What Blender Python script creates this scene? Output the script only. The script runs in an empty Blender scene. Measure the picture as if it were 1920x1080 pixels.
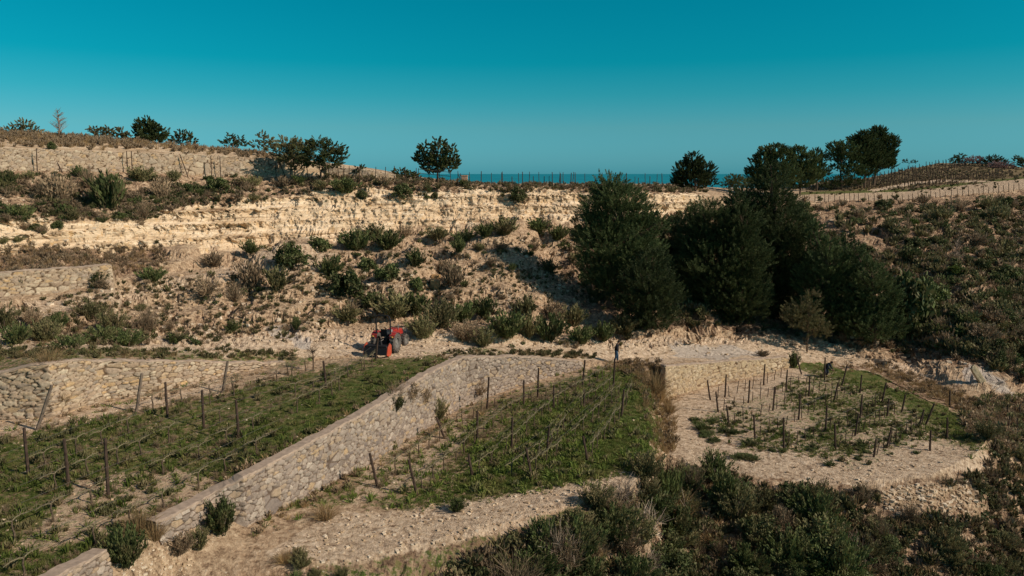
import bpy, math, random
import numpy as np
from mathutils import Vector, Matrix
from mathutils.bvhtree import BVHTree
random.seed(7); rng = np.random.default_rng(7)
scene = bpy.context.scene; COL = scene.collection
R = math.radians
# ------------------------------------------------------------------ camera
FPX = 1400.0; HOR = 325.0                       # focal length in photo pixels, sea horizon row
PITCH = math.atan((540-HOR)/FPX); CP, SP = math.cos(PITCH), math.sin(PITCH)
cam = bpy.data.cameras.new('camera'); camo = bpy.data.objects.new('camera', cam); COL.objects.link(camo)
cam.sensor_width = 36; cam.lens = 36*FPX/1920; cam.clip_end = 400000; cam.clip_start = .5
camo.rotation_euler = (math.pi/2-PITCH, 0, 0); scene.camera = camo
# ------------------------------------------------------------------ sky, sun, exposure
LD = Vector((-1.0, 0.36, -0.70)).normalized()    # way the sunlight travels
SUN_EL = math.asin(-LD.z); SUN_AZ = math.atan2(-LD.x, -LD.y)
world = bpy.data.worlds.new('World'); scene.world = world; world.use_nodes = True
nt = world.node_tree; nt.nodes.clear()
def N(nt, t, **kw):
    n = nt.nodes.new(t)
    for k, v in kw.items(): setattr(n, k, v)
    return n
def L(nt, a, b): nt.links.new(a, b)
sky = N(nt, 'ShaderNodeTexSky'); sky.sky_type = 'NISHITA'; sky.sun_disc = False
sky.sun_elevation = SUN_EL; sky.sun_rotation = SUN_AZ; sky.air_density = 1.0; sky.dust_density = .6; sky.ozone_density = 2.0; sky.altitude = 250
tc = N(nt, 'ShaderNodeTexCoord'); sx = N(nt, 'ShaderNodeSeparateXYZ'); L(nt, tc.outputs['Generated'], sx.inputs[0])
rmp = N(nt, 'ShaderNodeValToRGB'); L(nt, sx.outputs['Z'], rmp.inputs[0])
SKYRAMP = [(.0035, (.115,.48,.76)), (.0174, (.13,.46,.70)), (.0587, (.14,.445,.535)), (.0991, (.055,.45,.485)), (.1386, (.0065,.45,.46)), (.212, (.001,.475,.465)), (.45, (.34,.44,.42)), (1.0, (.62,.56,.50))]
while len(rmp.color_ramp.elements) < len(SKYRAMP): rmp.color_ramp.elements.new(.5)
for e, (p, c) in zip(rmp.color_ramp.elements, SKYRAMP): e.position = p; e.color = (*c, 1)
mx = N(nt, 'ShaderNodeMixRGB', blend_type='MULTIPLY'); mx.inputs[0].default_value = 1
L(nt, sky.outputs[0], mx.inputs[1]); L(nt, rmp.outputs[0], mx.inputs[2])
bg = N(nt, 'ShaderNodeBackground'); bg.inputs[1].default_value = .145
L(nt, mx.outputs[0], bg.inputs[0]); wo = N(nt, 'ShaderNodeOutputWorld'); L(nt, bg.outputs[0], wo.inputs[0])
sl = bpy.data.lights.new('sun', 'SUN'); sl.energy = 4.6; sl.angle = R(.5); sl.color = (1, .87, .71)
so = bpy.data.objects.new('sun', sl); COL.objects.link(so); so.rotation_euler = LD.to_track_quat('-Z', 'Y').to_euler()
scene.view_settings.view_transform = 'Standard'; scene.view_settings.look = 'None'
scene.view_settings.exposure = 0.0; scene.view_settings.gamma = 1
scene.cycles.max_bounces = 5; scene.cycles.transparent_max_bounces = 4
# ------------------------------------------------------------------ helpers
def ray(px, py):
    u = (np.asarray(px, float)-960)/FPX; v = (540-np.asarray(py, float))/FPX
    return u, CP+v*SP, -SP+v*CP
def at(px, py, Y):
    u, dy, dz = ray(px, py); t = Y/dy
    return Vector((float(u*t), float(Y), float(dz*t)))
def project(x, y, z):
    d = y*CP-z*SP; up = y*SP+z*CP
    return 960+FPX*x/d, 540-FPX*up/d
def hsh(i, j, k, s):
    h = (i*374761393+j*668265263+k*2147483647+s*1274126177) & 0xffffffff
    h = ((h ^ (h >> 13))*1274126177) & 0xffffffff
    h = ((h ^ (h >> 16))*2246822519) & 0xffffffff
    return ((h ^ (h >> 15)) & 0xffff)/65535.0
def vn(x, y, z, s=0):
    xi, yi, zi = np.floor(x).astype(np.int64), np.floor(y).astype(np.int64), np.floor(z).astype(np.int64)
    fx, fy, fz = x-xi, y-yi, z-zi
    fx = fx*fx*(3-2*fx); fy = fy*fy*(3-2*fy); fz = fz*fz*(3-2*fz)
    r = 0
    for a in (0, 1):
        for b in (0, 1):
            for c in (0, 1):
                w = (fx if a else 1-fx)*(fy if b else 1-fy)*(fz if c else 1-fz)
                r = r+w*hsh(xi+a, yi+b, zi+c, s)
    return r*2-1
def fbm(x, y, z, o=4, s=0, g=.5):
    r = 0; a = 1; t = 0
    for i in range(o):
        r = r+a*vn(x*2**i+i*7.3, y*2**i-i*3.1, z*2**i+i*1.7, s+i); t += a; a *= g
    return r/t
def inpoly(x, y, P):
    c = np.zeros(np.shape(x), bool); n = len(P)
    for i in range(n):
        x1, y1 = P[i]; x2, y2 = P[(i+1) % n]
        if y1 == y2: continue
        c ^= ((y1 > y) != (y2 > y)) & (x < (x2-x1)*(y-y1)/(y2-y1)+x1)
    return c
def sstep(a, b, x): t = np.clip((x-a)/(b-a), 0, 1); return t*t*(3-2*t)
def tag(o, label=None, cat=None, group=None, kind=None):
    if label: o['label'] = label
    if cat: o['category'] = cat
    if group: o['group'] = group
    if kind: o['kind'] = kind
    return o
def link(name, me, mat=None, parent=None):
    if mat and not me.materials: me.materials.append(mat)
    o = bpy.data.objects.new(name, me); COL.objects.link(o)
    if parent: o.parent = parent
    return o
def npmesh(name, V, F, attrs=None, smooth=False):
    V = np.asarray(V, np.float32); F = np.asarray(F, np.int32); n, k = F.shape
    me = bpy.data.meshes.new(name); me.vertices.add(len(V)); me.vertices.foreach_set('co', V.ravel())
    me.loops.add(n*k); me.loops.foreach_set('vertex_index', F.ravel())
    me.polygons.add(n); me.polygons.foreach_set('loop_start', np.arange(0, n*k, k, dtype=np.int32))
    me.polygons.foreach_set('use_smooth', np.full(n, smooth))
    for nm, a in (attrs or {}).items():
        at_ = me.attributes.new(nm, 'FLOAT', 'POINT'); at_.data.foreach_set('value', np.asarray(a, np.float32).ravel())
    me.update(calc_edges=True); return me
def empty(name, loc=(0,0,0), rz=0):
    o = bpy.data.objects.new(name, None); o.empty_display_size = .2; COL.objects.link(o); o.location = loc; o.rotation_euler.z = rz; return o
def copy_tree(o, parent=None):
    c = o.copy(); COL.objects.link(c)
    if parent: c.parent = parent
    for ch in list(o.children): copy_tree(ch, c)
    return c
class MB:
    def __init__(s): s.v = []; s.f = []
    def add(s, V, F):
        b = len(s.v); s.v += [tuple(p) for p in V]; s.f += [tuple(b+i for i in q) for q in F]; return s
    def tube(s, pts, rad, n=6, cap=True):
        pts = [Vector(p) for p in pts]
        if not hasattr(rad, '__len__'): rad = [rad]*len(pts)
        V = []; F = []; m = len(pts)
        for i, p in enumerate(pts):
            d = (pts[min(i+1, m-1)]-pts[max(i-1, 0)])
            d = d.normalized() if d.length > 1e-9 else Vector((0,0,1))
            a = d.cross(Vector((0,0,1)) if abs(d.z) < .9 else Vector((1,0,0))).normalized(); b = d.cross(a)
            for k in range(n):
                t = 2*math.pi*k/n; V.append(p+(a*math.cos(t)+b*math.sin(t))*rad[i])
        for i in range(m-1):
            for k in range(n): F.append((i*n+k, i*n+(k+1) % n, (i+1)*n+(k+1) % n, (i+1)*n+k))
        if cap: F.append(tuple(range(n))); F.append(tuple(range((m-1)*n, m*n))[::-1])
        return s.add(V, F)
    def box(s, c, d, rot=None, taper=1.0, bev=0):
        cx, cy, cz = c; hx, hy, hz = d[0]/2, d[1]/2, d[2]/2; V = []
        e = bev
        for z, t in ((-hz, 1.0), (hz, taper)):
            for x, y in ((-hx+e, -hy), (hx-e, -hy), (hx, -hy+e), (hx, hy-e), (hx-e, hy), (-hx+e, hy), (-hx, hy-e), (-hx, -hy+e)) if e else ((-hx,-hy),(hx,-hy),(hx,hy),(-hx,hy)):
                p = Vector((x*t, y*t, z))
                if rot: p = rot @ p
                V.append((p.x+cx, p.y+cy, p.z+cz))
        n = 8 if e else 4
        F = [tuple(range(n))[::-1], tuple(range(n, 2*n))]+[(k, (k+1) % n, n+(k+1) % n, n+k) for k in range(n)]
        return s.add(V, F)
    def build(s, name, mat, parent=None, smooth=False):
        me = bpy.data.meshes.new(name); me.from_pydata(s.v, [], s.f); me.update()
        if smooth: me.polygons.foreach_set('use_smooth', [True]*len(me.polygons))
        return link(name, me, mat, parent)
# ------------------------------------------------------------------ materials
def mat_base(name, rough=.8):
    m = bpy.data.materials.new(name); m.use_nodes = True; nt = m.node_tree; b = nt.nodes['Principled BSDF']
    b.inputs['Roughness'].default_value = rough; b.inputs['Specular IOR Level'].default_value = .2
    return m, nt, b
def ramp(nt, fac, stops):
    r = N(nt, 'ShaderNodeValToRGB'); L(nt, fac, r.inputs[0]); e = r.color_ramp.elements
    while len(e) < len(stops): e.new(.5)
    for q, (p, c) in zip(e, stops): q.position = p; q.color = (*c, 1) if hasattr(c, '__len__') else (c, c, c, 1)
    return r.outputs[0]
def noise(nt, scale, detail=4, rough=.6, vec=None, dist=0):
    n = N(nt, 'ShaderNodeTexNoise'); n.inputs['Scale'].default_value = scale; n.inputs['Detail'].default_value = detail
    n.inputs['Roughness'].default_value = rough; n.inputs['Distortion'].default_value = dist
    if vec is None: vec = N(nt, 'ShaderNodeNewGeometry').outputs['Position']
    L(nt, vec, n.inputs['Vector']); return n.outputs['Fac']
def mix(nt, fac, a, b, mode='MIX'):
    m = N(nt, 'ShaderNodeMixRGB', blend_type=mode)
    for s, v in zip(m.inputs, (fac, a, b)):
        if isinstance(v, bpy.types.NodeSocket): L(nt, v, s)
        elif hasattr(v, '__len__'): s.default_value = (*v, 1)
        else: s.default_value = v if s.type == 'VALUE' else (v, v, v, 1)
    return m.outputs[0]
def mth(nt, op, a, b=0.0, clamp=False):
    m = N(nt, 'ShaderNodeMath', operation=op, use_clamp=clamp)
    for s, v in zip(m.inputs, (a, b)):
        if isinstance(v, bpy.types.NodeSocket): L(nt, v, s)
        else: s.default_value = v
    return m.outputs[0]
def attr(nt, nm): return N(nt, 'ShaderNodeAttribute', attribute_name=nm).outputs['Fac']
def scalevec(nt, sc):
    m = N(nt, 'ShaderNodeMapping'); m.inputs['Scale'].default_value = sc
    L(nt, N(nt, 'ShaderNodeNewGeometry').outputs['Position'], m.inputs['Vector']); return m.outputs[0]
def bump(nt, b, h, strength=.5, dist=.1):
    n = N(nt, 'ShaderNodeBump'); n.inputs['Strength'].default_value = strength; n.inputs['Distance'].default_value = dist
    L(nt, h, n.inputs['Height']); L(nt, n.outputs[0], b.inputs['Normal'])
def plain(name, c, rough=.7, var=.35, scale=6, metal=0, spec=.2):
    m, nt, b = mat_base(name, rough); b.inputs['Metallic'].default_value = metal; b.inputs['Specular IOR Level'].default_value = spec
    n = noise(nt, scale, 4); c2 = tuple(x*(1-var) for x in c); c3 = tuple(min(1, x*(1+var)) for x in c)
    L(nt, ramp(nt, n, [(.3, c2), (.7, c3)]), b.inputs['Base Color']); return m
def leafmat(name, dark, light, dry=None, trans=.25):
    m, nt, b = mat_base(name, .65)
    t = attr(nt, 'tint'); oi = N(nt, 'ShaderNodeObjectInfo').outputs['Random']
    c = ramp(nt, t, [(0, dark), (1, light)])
    v = mth(nt, 'ADD', mth(nt, 'MULTIPLY', oi, .7), .65); c = mix(nt, 1, c, v, 'MULTIPLY')
    if dry:
        f = ramp(nt, noise(nt, 1.3, 2), [(.48, 0), (.66, 1)]); f = mth(nt, 'MULTIPLY', f, .6); c = mix(nt, f, c, dry)
    L(nt, c, b.inputs['Base Color'])
    tr = N(nt, 'ShaderNodeBsdfTranslucent'); L(nt, c, tr.inputs[0]); ms = N(nt, 'ShaderNodeMixShader'); ms.inputs[0].default_value = trans
    L(nt, b.outputs[0], ms.inputs[1]); L(nt, tr.outputs[0], ms.inputs[2]); L(nt, ms.outputs[0], nt.nodes['Material Output'].inputs[0])
    return m
M = {}
M['pine'] = leafmat('pine_needles', (.018,.032,.012), (.125,.155,.058), None, .2)  # lighter end of the tint paints sunlit highlights into the needle colour
M['shrub'] = leafmat('shrub_green', (.034,.050,.018), (.13,.155,.052), (.19,.15,.075), .2)
M['olive'] = leafmat('shrub_olive', (.075,.075,.032), (.22,.20,.09), (.25,.18,.10), .2)
M['bright'] = leafmat('shrub_bright', (.035,.060,.012), (.12,.15,.03), None, .25)
M['brown'] = leafmat('dry_brush', (.13,.09,.055), (.38,.275,.175), None, .2)
M['dead'] = leafmat('dead_branches', (.24,.17,.13), (.46,.36,.28), None, .0)
M['straw'] = leafmat('straw', (.22,.14,.065), (.48,.34,.17), (.28,.18,.10), .3)
M['pink'] = leafmat('blossom', (.22,.13,.12), (.42,.27,.25), None, .3)
M['grass'] = leafmat('grass_blades', (.055,.092,.018), (.19,.23,.05), (.27,.22,.09), .3)
M['bark'] = plain('bark', (.12,.08,.055), .9, .5, 8)
M['deadwood'] = plain('dead_wood', (.26,.19,.15), .9, .4, 8)
M['post'] = plain('weathered_post', (.06,.038,.028), .85, .45, 5)
M['postgrey'] = plain('grey_post', (.17,.125,.095), .85, .45, 5)
M['vine'] = plain('vine_wood', (.10,.07,.048), .9, .5, 14)
M['vinelight'] = plain('vine_cane', (.17,.14,.085), .9, .4, 14)
M['wire'] = plain('wire', (.14,.125,.11), .5, .2, 3, .5)
def ground_mat():
    m, nt, b = mat_base('ground_soil', .95); b.inputs['Specular IOR Level'].default_value = .05
    n1 = noise(nt, .35, 6, .62); n2 = noise(nt, 3.2, 8, .72); n3 = noise(nt, 11, 5, .75); n4 = noise(nt, 1.1, 6, .7, dist=.6)
    soil = ramp(nt, n2, [(.36, (.08,.048,.028)), (.44, (.25,.16,.095)), (.54, (.44,.305,.19)), (.66, (.66,.49,.325))])
    soil = mix(nt, ramp(nt, n1, [(.42, 0), (.66, .45)]), soil, (.40,.25,.15))
    pale = ramp(nt, n2, [(.36, (.24,.165,.11)), (.45, (.52,.385,.27)), (.58, (.68,.53,.39)), (.68, (.82,.68,.54))])
    # cliff: bedding planes squeezed in z
    st = noise(nt, 1.0, 7, .66, scalevec(nt, (.22,.3,3.0)), .8); st2 = noise(nt, 1.0, 5, .7, scalevec(nt, (1.6,1.0,.5)))
    cliff = ramp(nt, st, [(.34, (.20,.125,.075)), (.40, (.46,.33,.21)), (.48, (.62,.46,.30)), (.60, (.74,.58,.41)), (.7, (.82,.68,.52))])
    cliff = mix(nt, ramp(nt, st2, [(.55, 0), (.68, .7)]), cliff, (.55,.33,.13))
    cliff = mix(nt, ramp(nt, n2, [(.30, .55), (.42, 0)]), cliff, (.26,.16,.10))
    grass = ramp(nt, n3, [(.32, (.035,.058,.015)), (.5, (.085,.115,.030)), (.68, (.165,.175,.055))])
    grass = mix(nt, ramp(nt, n4, [(.45, 0), (.62, .75)]), grass, (.21,.16,.075))
    dry = ramp(nt, n2, [(.37, (.085,.05,.033)), (.47, (.22,.14,.09)), (.56,(.36,.24,.155)), (.66, (.52,.37,.25))])
    grey = ramp(nt, n2, [(.35, (.34,.29,.25)), (.65, (.58,.51,.45))])
    c = mix(nt, attr(nt, 'pale'), soil, pale); c = mix(nt, attr(nt, 'cliff'), c, cliff); c = mix(nt, attr(nt, 'grey'), c, grey)
    def brk(a, n, w=.22):
        x = mth(nt, 'ADD', attr(nt, a), mth(nt, 'MULTIPLY', mth(nt, 'SUBTRACT', n, .5), 2.6)); return ramp(nt, x, [(.5-w*.5, 0), (.5+w*.5, 1)])
    c = mix(nt, brk('dry', n4), c, dry); c = mix(nt, brk('green', n2), c, grass)
    fl = N(nt, 'ShaderNodeTexVoronoi'); fl.inputs['Scale'].default_value = 3.0; L(nt, N(nt, 'ShaderNodeNewGeometry').outputs['Position'], fl.inputs['Vector'])
    sp = ramp(nt, fl.outputs['Distance'], [(.10, 1), (.16, 0)]); sp = mth(nt, 'MULTIPLY', sp, ramp(nt, n4, [(.42, 0), (.6, .7)]))
    c = mix(nt, sp, c, (.62,.52,.40))
    L(nt, c, b.inputs['Base Color'])
    h = mth(nt, 'ADD', mth(nt, 'MULTIPLY', n2, 1.0), mth(nt, 'MULTIPLY', n3, .35)); h = mix(nt, attr(nt, 'cliff'), h, mth(nt, 'ADD', mth(nt, 'MULTIPLY', st, 1.1), mth(nt, 'MULTIPLY', n2, .45))); bump(nt, b, h, .9, .22)
    return m
M['ground'] = ground_mat()
# ------------------------------------------------------------------ terrain: lines along the hill, (column, row, 'd' metres below the camera | 'Y' metres out)
def row(pts):
    X = []; PY = []; IY = []
    for p in pts:
        if isinstance(p[2], str):
            u, dy, dz = ray(p[0], p[1]); Y = p[3]/(-dz)*dy
        else: Y = p[2]
        X.append(p[0]); PY.append(p[1]); IY.append(1/Y)
    return X, PY, IY
def D(l): return row([(a, b, 'd', c) for a, b, c in l])
PXS = np.arange(-320, 2241, 2.5)
def ev(r): return np.interp(PXS, r[0], r[1]), 1/np.interp(PXS, r[0], r[2])
rows = []
rows.append(ev(D([(-320,1750,17),(0,1600,16.5),(330,1400,17),(900,1350,18.5),(1400,1350,22),(2240,1350,24)])))
rows.append(ev(D([(-320,1650,15.5),(0,1450,15.3),(200,1230,15.2),(330,1100,15.0),(520,1062,14.9),(640,1050,14.9),(820,1012,15),(1000,965,15),(1100,938,15),(1190,905,15.2),(1215,880,15.5),(1250,855,17.1),(1330,885,17.3),(1450,905,17.3),(1600,908,17.3),(1750,890,17.3),(1830,850,17.3),(1860,815,17.5),(1920,805,18),(2240,800,19)])))
R2 = ev(D([(-320,1480,14.2),(0,1270,14.2),(110,1190,14.2),(230,1045,13.2),(290,1003,13.1),(400,968,13.8),(440,975,14.2),(460,985,14.5),(600,915,14.75),(700,862,15),(800,800,15.3),(860,765,15.5),(930,738,15.3),(1010,712,15.2),(1090,690,15.1),(1150,684,15.15),(1215,685,15.3),(1245,748,17.3),(1260,742,17.3),(1350,718,17.3),(1480,690,17.3),(1560,684,17.4),(1640,702,17.5),(1750,758,17.6),(1830,798,17.8),(1920,790,18.2),(2240,785,19.2)]))
rows.append(R2)
def pyl(l): return np.interp(PXS, [a for a, b in l], [b for a, b in l])
R3 = (pyl([(-320,1330),(0,1150),(110,1085),(290,985),(460,898),(600,825),(700,768),(800,706),(870,672),(960,671),(1010,673),(1090,679),(1150,680),(1215,681),(1240,688),(1300,684),(1400,676),(1478,671),(1500,681),(1560,682),(1640,699),(1750,755),(1830,795),(1920,787),(2240,782)]), R2[1]+.7)
rows.append(R3)
R4 = ev(D([(-320,800,11.8),(0,787,12.0),(100,780,12.0),(200,748,12.1),(290,737,12.2),(420,702,12.4),(520,684,12.6),(600,676,12.8),(700,669,12.8),(800,665,12.9),(870,663,13.0),(960,664,13.6),(1090,669,14.8),(1150,672,15.15),(1240,672,15.6),(1400,664,16.2),(1480,660,16.6),(1540,672,17.2),(1640,690,17.8),(1750,735,18),(1830,760,18.2),(1920,765,18.6),(2240,765,19.5)]))
rows.append(R4)
R5 = (pyl([(-320,735),(0,702),(60,687),(150,677),(300,678),(420,680),(520,682),(600,673),(700,666),(800,662),(870,660.5),(960,661),(1090,666),(1150,669),(1240,669),(1400,661.5),(1480,657.5),(1540,669),(1640,687),(1750,731),(1830,756),(1920,761),(2240,761)]), R4[1]+.7)
rows.append(R5)
R6 = ev(D([(-320,655,9.5),(0,648,9.7),(150,650,9.9),(300,656,10.8),(500,655,11.9),(600,650,12.3),(700,645,12.6),(800,645,12.8),(900,648,13.3),(1000,650,14),(1090,655,14.6),(1160,660,15),(1250,655,15.4),(1330,648,15.7),(1400,648,15.9),(1500,656,16.8),(1600,672,17.5),(1700,705,18.1),(1800,735,18.1),(1850,745,18.3),(1920,750,18.5),(2240,750,19.4)]))
R6 = (R6[0], np.maximum(R6[1], R5[1]+.8)); rows.append(R6)
def Yr(l): return ev(row(l))
R7 = Yr([(-320,610,46),(0,615,46),(300,625,49),(500,622,54),(620,605,58),(720,612,58),(850,600,59),(900,603,60),(1000,615,62.5),(1100,628,64),(1160,630,65.5),(1250,612,69),(1330,615,72),(1400,612,73.5),(1500,622,75),(1600,645,72.5),(1700,675,69.5),(1760,665,67.5),(1800,655,68),(1860,680,66),(1920,705,65.5),(2240,720,67)]); rows.append(R7)
R8 = Yr([(-320,575,51),(0,558,52),(100,549,54),(210,528,56.5),(230,540,57),(400,560,58),(500,540,62),(600,530,64),(800,545,66),(1000,540,71),(1100,560,73),(1250,530,78),(1500,530,84),(1700,560,80),(1800,560,79),(1920,570,80),(2240,580,82)]); rows.append(R8)
R9 = Yr([(-320,525,51.7),(0,513,52.7),(100,505,54.7),(210,497,57.2),(230,515,58.5),(400,515,62),(600,480,70),(800,490,72),(1000,480,78),(1100,500,80),(1250,470,85),(1500,460,92),(1700,480,92),(1920,490,92),(2240,500,94)]); rows.append(R9)
R10 = Yr([(-320,490,60),(0,478,61),(250,465,69),(500,455,76),(600,440,78),(700,428,80),(800,425,82),(900,418,84),(1000,415,86),(1100,405,88),(1250,390,93),(1350,395,100),(1500,410,105),(1700,430,103),(1920,430,108),(2240,430,110)]); rows.append(R10)
R11 = Yr([(-320,390,64),(0,385,65),(250,395,72.5),(400,375,80),(500,368,83),(600,358,85),(700,350,87),(800,352,88),(900,356,89),(1000,357,90.5),(1100,360,92),(1250,364,96),(1320,368,101),(1400,385,112),(1500,385,115),(1600,385,120),(1700,386,122),(1800,381,127),(1920,373,133),(2240,362,140)]); rows.append(R11)
R12 = Yr([(-320,318,71),(0,318,72),(250,322,81),(400,330,86),(520,328,90),(600,328,91),(700,336,92),(760,339,94),(900,347,97),(1100,349,102),(1250,352,108),(1400,377,120),(1500,378,124),(1600,376,128),(1700,373,130),(1800,366,135),(1920,354,142),(2240,347,150)]); rows.append(R12)
R13 = Yr([(-320,275,71.8),(0,277,72.8),(250,286,81.8),(400,291,86.8),(520,298,90.8),(600,310,91.8),(700,319,93),(740,327,94),(780,337,96),(900,346,105),(1100,347,115),(1250,349,120),(1400,368,140),(1500,362,150),(1600,360,152),(1700,357,155),(1800,346,162),(1920,333,170),(2240,320,180)]); rows.append(R13)
R14 = Yr([(-320,240,86),(0,250,86),(100,252,88),(250,264,96),(400,277,104),(500,286,108),(560,298,108),(620,305,105),(700,316,102),(760,328,102),(850,340,110),(900,344,130),(1250,345,140),(1350,352,150),(1450,352,165),(1550,340,185),(1620,335,195),(1700,318,205),(1760,306,215),(1850,306,215),(1920,314,210),(2240,320,220)]); rows.append(R14)
SEG = [40,90,60,34,150,26,10,22,60,28,50,46,34,24,30]   # samples between the lines
SEG = SEG[:len(rows)-1]
gy = []; gY = []; gr = []
for i in range(len(rows)-1):
    (a, A), (b, B) = rows[i], rows[i+1]; n = SEG[i]
    for k in range(n):
        t = k/n; gy.append(a*(1-t)+b*t); gY.append(1/((1-t)/A+t/B)); gr.append(np.full(len(PXS), i+t))
gy.append(rows[-1][0]); gY.append(rows[-1][1]); gr.append(np.full(len(PXS), len(rows)-1.0))
gy = np.array(gy); gY = np.array(gY); gr = np.array(gr); GX = np.broadcast_to(PXS, gy.shape)
u, dy, dz = ray(GX, gy); X = u/dy*gY; Z = dz/dy*gY; Y = gY.copy()
# masks painted over the hill as regions of soil, rock and grass
jx = fbm(X*.5, Y*.5, Z*.5, 4, 11)*34; jy = fbm(X*.5, Y*.5, Z*.5, 4, 21)*16
qx, qy = GX+jx, gy+jy
green = np.zeros_like(X); dryv = np.full_like(X, .18); pale = np.full_like(X, .25); cliff = np.zeros_like(X); grey = np.zeros_like(X); amp = np.ones_like(X)
def paint(m, P, v, soft=True):
    k = inpoly(qx if soft else GX, qy if soft else gy, P); m[k] = v
LEFT_T = [(-320,830),(0,822),(130,795),(250,775),(420,735),(560,700),(700,673),(850,668),(870,676),(800,708),(700,770),(600,828),(460,900),(290,988),(110,1088),(-320,1330)]
MID_T = [(520,960),(720,850),(860,770),(1000,735),(1090,700),(1185,686),(1215,740),(1240,830),(1190,890),(1090,900),(1000,915),(880,940),(780,955),(660,945)]
RIGHT_T = [(1300,790),(1500,710),(1560,690),(1650,712),(1760,770),(1850,830),(1830,850),(1720,830),(1600,875),(1480,850),(1330,820)]
paint(dryv, [(-320,330),(700,345),(700,350),(560,372),(300,400),(150,400),(-320,390)], .55)
paint(dryv, [(0,310),(480,320),(640,345),(620,352),(400,375),(0,390)], .5)
paint(dryv, [(-320,465),(300,460),(320,500),(210,505),(0,520),(-320,540)], .7)
paint(dryv, [(0,590),(300,560),(480,560),(520,600),(400,640),(0,650)], .4)
paint(dryv, [(640,480),(1080,450),(1120,640),(900,610),(640,600)], .28)
paint(dryv, [(1480,378),(2240,350),(2240,720),(1860,690),(1700,670),(1500,625),(1330,615),(1250,610),(1080,560),(1040,430),(1320,395)], .72)
paint(dryv, [(1300,860),(1900,880),(1900,780),(2240,780),(2240,1400),(800,1400),(560,1080),(700,1040),(900,1015),(1100,945),(1215,880)], .48); paint(pale, [(1080,965),(1180,955),(1200,1080),(1060,1100)], .4); paint(dryv, [(1080,965),(1180,955),(1200,1080),(1060,1100)], .2)
paint(pale, [(-320,620),(600,615),(1130,640),(1180,630),(1500,625),(1750,700),(1700,740),(1560,676),(1240,684),(1000,668),(-320,670)], .8)
paint(dryv, [(-320,645),(600,645),(1180,650),(1500,640),(1750,720),(1700,750),(1480,668),(1240,680),(1000,668),(-320,668)], .05)
paint(pale, [(0,590),(250,520),(480,475),(620,470),(620,500),(420,520),(250,550),(0,620)], .7)
paint(pale, [(500,1040),(640,960),(780,950),(1000,915),(1230,870),(1215,905),(1100,940),(900,1010),(640,1060)], .75)
paint(dryv, [(500,1040),(640,960),(780,950),(1000,915),(1230,870),(1215,905),(1100,940),(900,1010),(640,1060)], .12)
paint(pale, [(1240,760),(1480,690),(1560,690),(1840,820),(1850,880),(1600,915),(1330,880),(1250,850)], .75)
paint(dryv, [(1240,760),(1480,690),(1560,690),(1840,820),(1850,880),(1600,915),(1330,880),(1250,850)], .22)
paint(pale, [(-320,830),(0,790),(100,782),(290,740),(420,706),(420,730),(250,765),(100,800),(-320,860)], .8); paint(dryv, [(0,790),(290,740),(420,706),(420,730),(250,765),(0,815)], .05)
paint(cliff, [(-320,400),(0,405),(150,410),(260,400),(420,378),(560,362),(700,348),(900,352),(1100,356),(1320,362),(1320,392),(1100,410),(900,424),(700,438),(480,462),(260,466),(0,475),(-320,480)], 1)
paint(cliff, [(0,316),(520,326),(740,336),(740,325),(520,280),(300,272),(0,260)], .7)
paint(dryv, [(0,405),(260,400),(420,378),(700,348),(900,352),(1320,362),(1320,392),(1100,408),(700,438),(480,460),(260,462),(0,470)], .08)
paint(dryv, [(640,332),(900,344),(1320,348),(1320,364),(900,356),(640,352)], .7)
paint(green, LEFT_T, .60); paint(green, [(20,1040),(130,900),(330,880),(430,905),(290,985)], .30); paint(pale, [(20,1040),(130,900),(330,880),(430,905),(290,985)], .5)
paint(green, [(420,820),(700,690),(850,668),(870,676),(700,770),(500,870)], .9)
paint(green, MID_T, .42); paint(green, [(640,950),(700,860),(860,775),(890,780),(800,900)], .24); paint(pale, [(640,950),(700,860),(860,775),(890,780),(800,900)], .6); paint(green, [(850,930),(920,830),(1020,760),(1120,705),(1190,686),(1215,740),(1235,830),(1150,880),(1000,910)], .86)
paint(green, RIGHT_T, .36); paint(green, [(1500,690),(1560,690),(1650,712),(1850,810),(1830,850),(1730,800),(1620,800),(1560,840),(1500,800),(1540,740)], .50)
paint(green, [(1490,676),(1560,684),(1650,705),(1860,815),(1830,838),(1640,728),(1500,690)], .85)
paint(dryv, [(1560,684),(1640,700),(1750,756),(1860,806),(1900,800),(1760,735),(1640,690)], .9)
paint(green, [(0,655),(420,662),(600,668),(560,690),(420,676),(150,674),(0,690)], .5)
paint(green, [(800,655),(1120,664),(1100,668),(800,664)], .45)
paint(green, [(600,1060),(900,1010),(1100,940),(1200,920),(1250,1000),(900,1120),(560,1120)], .45)
paint(green, [(1510,362),(1700,357),(1800,346),(1920,333),(2240,320),(2240,305),(1850,300),(1760,300),(1620,330),(1550,338),(1510,350)], .42)
paint(dryv, [(1510,362),(1700,357),(1920,333),(2240,320),(2240,305),(1850,300),(1620,330),(1510,350)], .6)
paint(green, [(1500,366),(1700,362),(1800,350),(1920,337),(2240,325),(2240,318),(1920,331),(1800,344),(1700,355),(1500,360)], .8, False)
FIELD = [(1400,378),(1500,378),(1600,376),(1700,373),(1800,366),(1920,354),(2240,347),(2240,322),(1920,335),(1800,348),(1700,359),(1600,362),(1500,365),(1400,370)]
for m_, v_ in ((pale, .55), (dryv, 0), (green, 0), (cliff, 0)): paint(m_, FIELD, v_, False)
paint(dryv, [(1510,360),(1620,338),(1700,320),(1760,308),(1850,304),(1990,318),(1920,331),(1800,344),(1700,355)], .95, False)
PTH = [(1625,357),(1700,343),(1760,337),(1830,338),(1880,341),(1830,342),(1762,341),(1705,348),(1660,356),(1640,360)]
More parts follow.
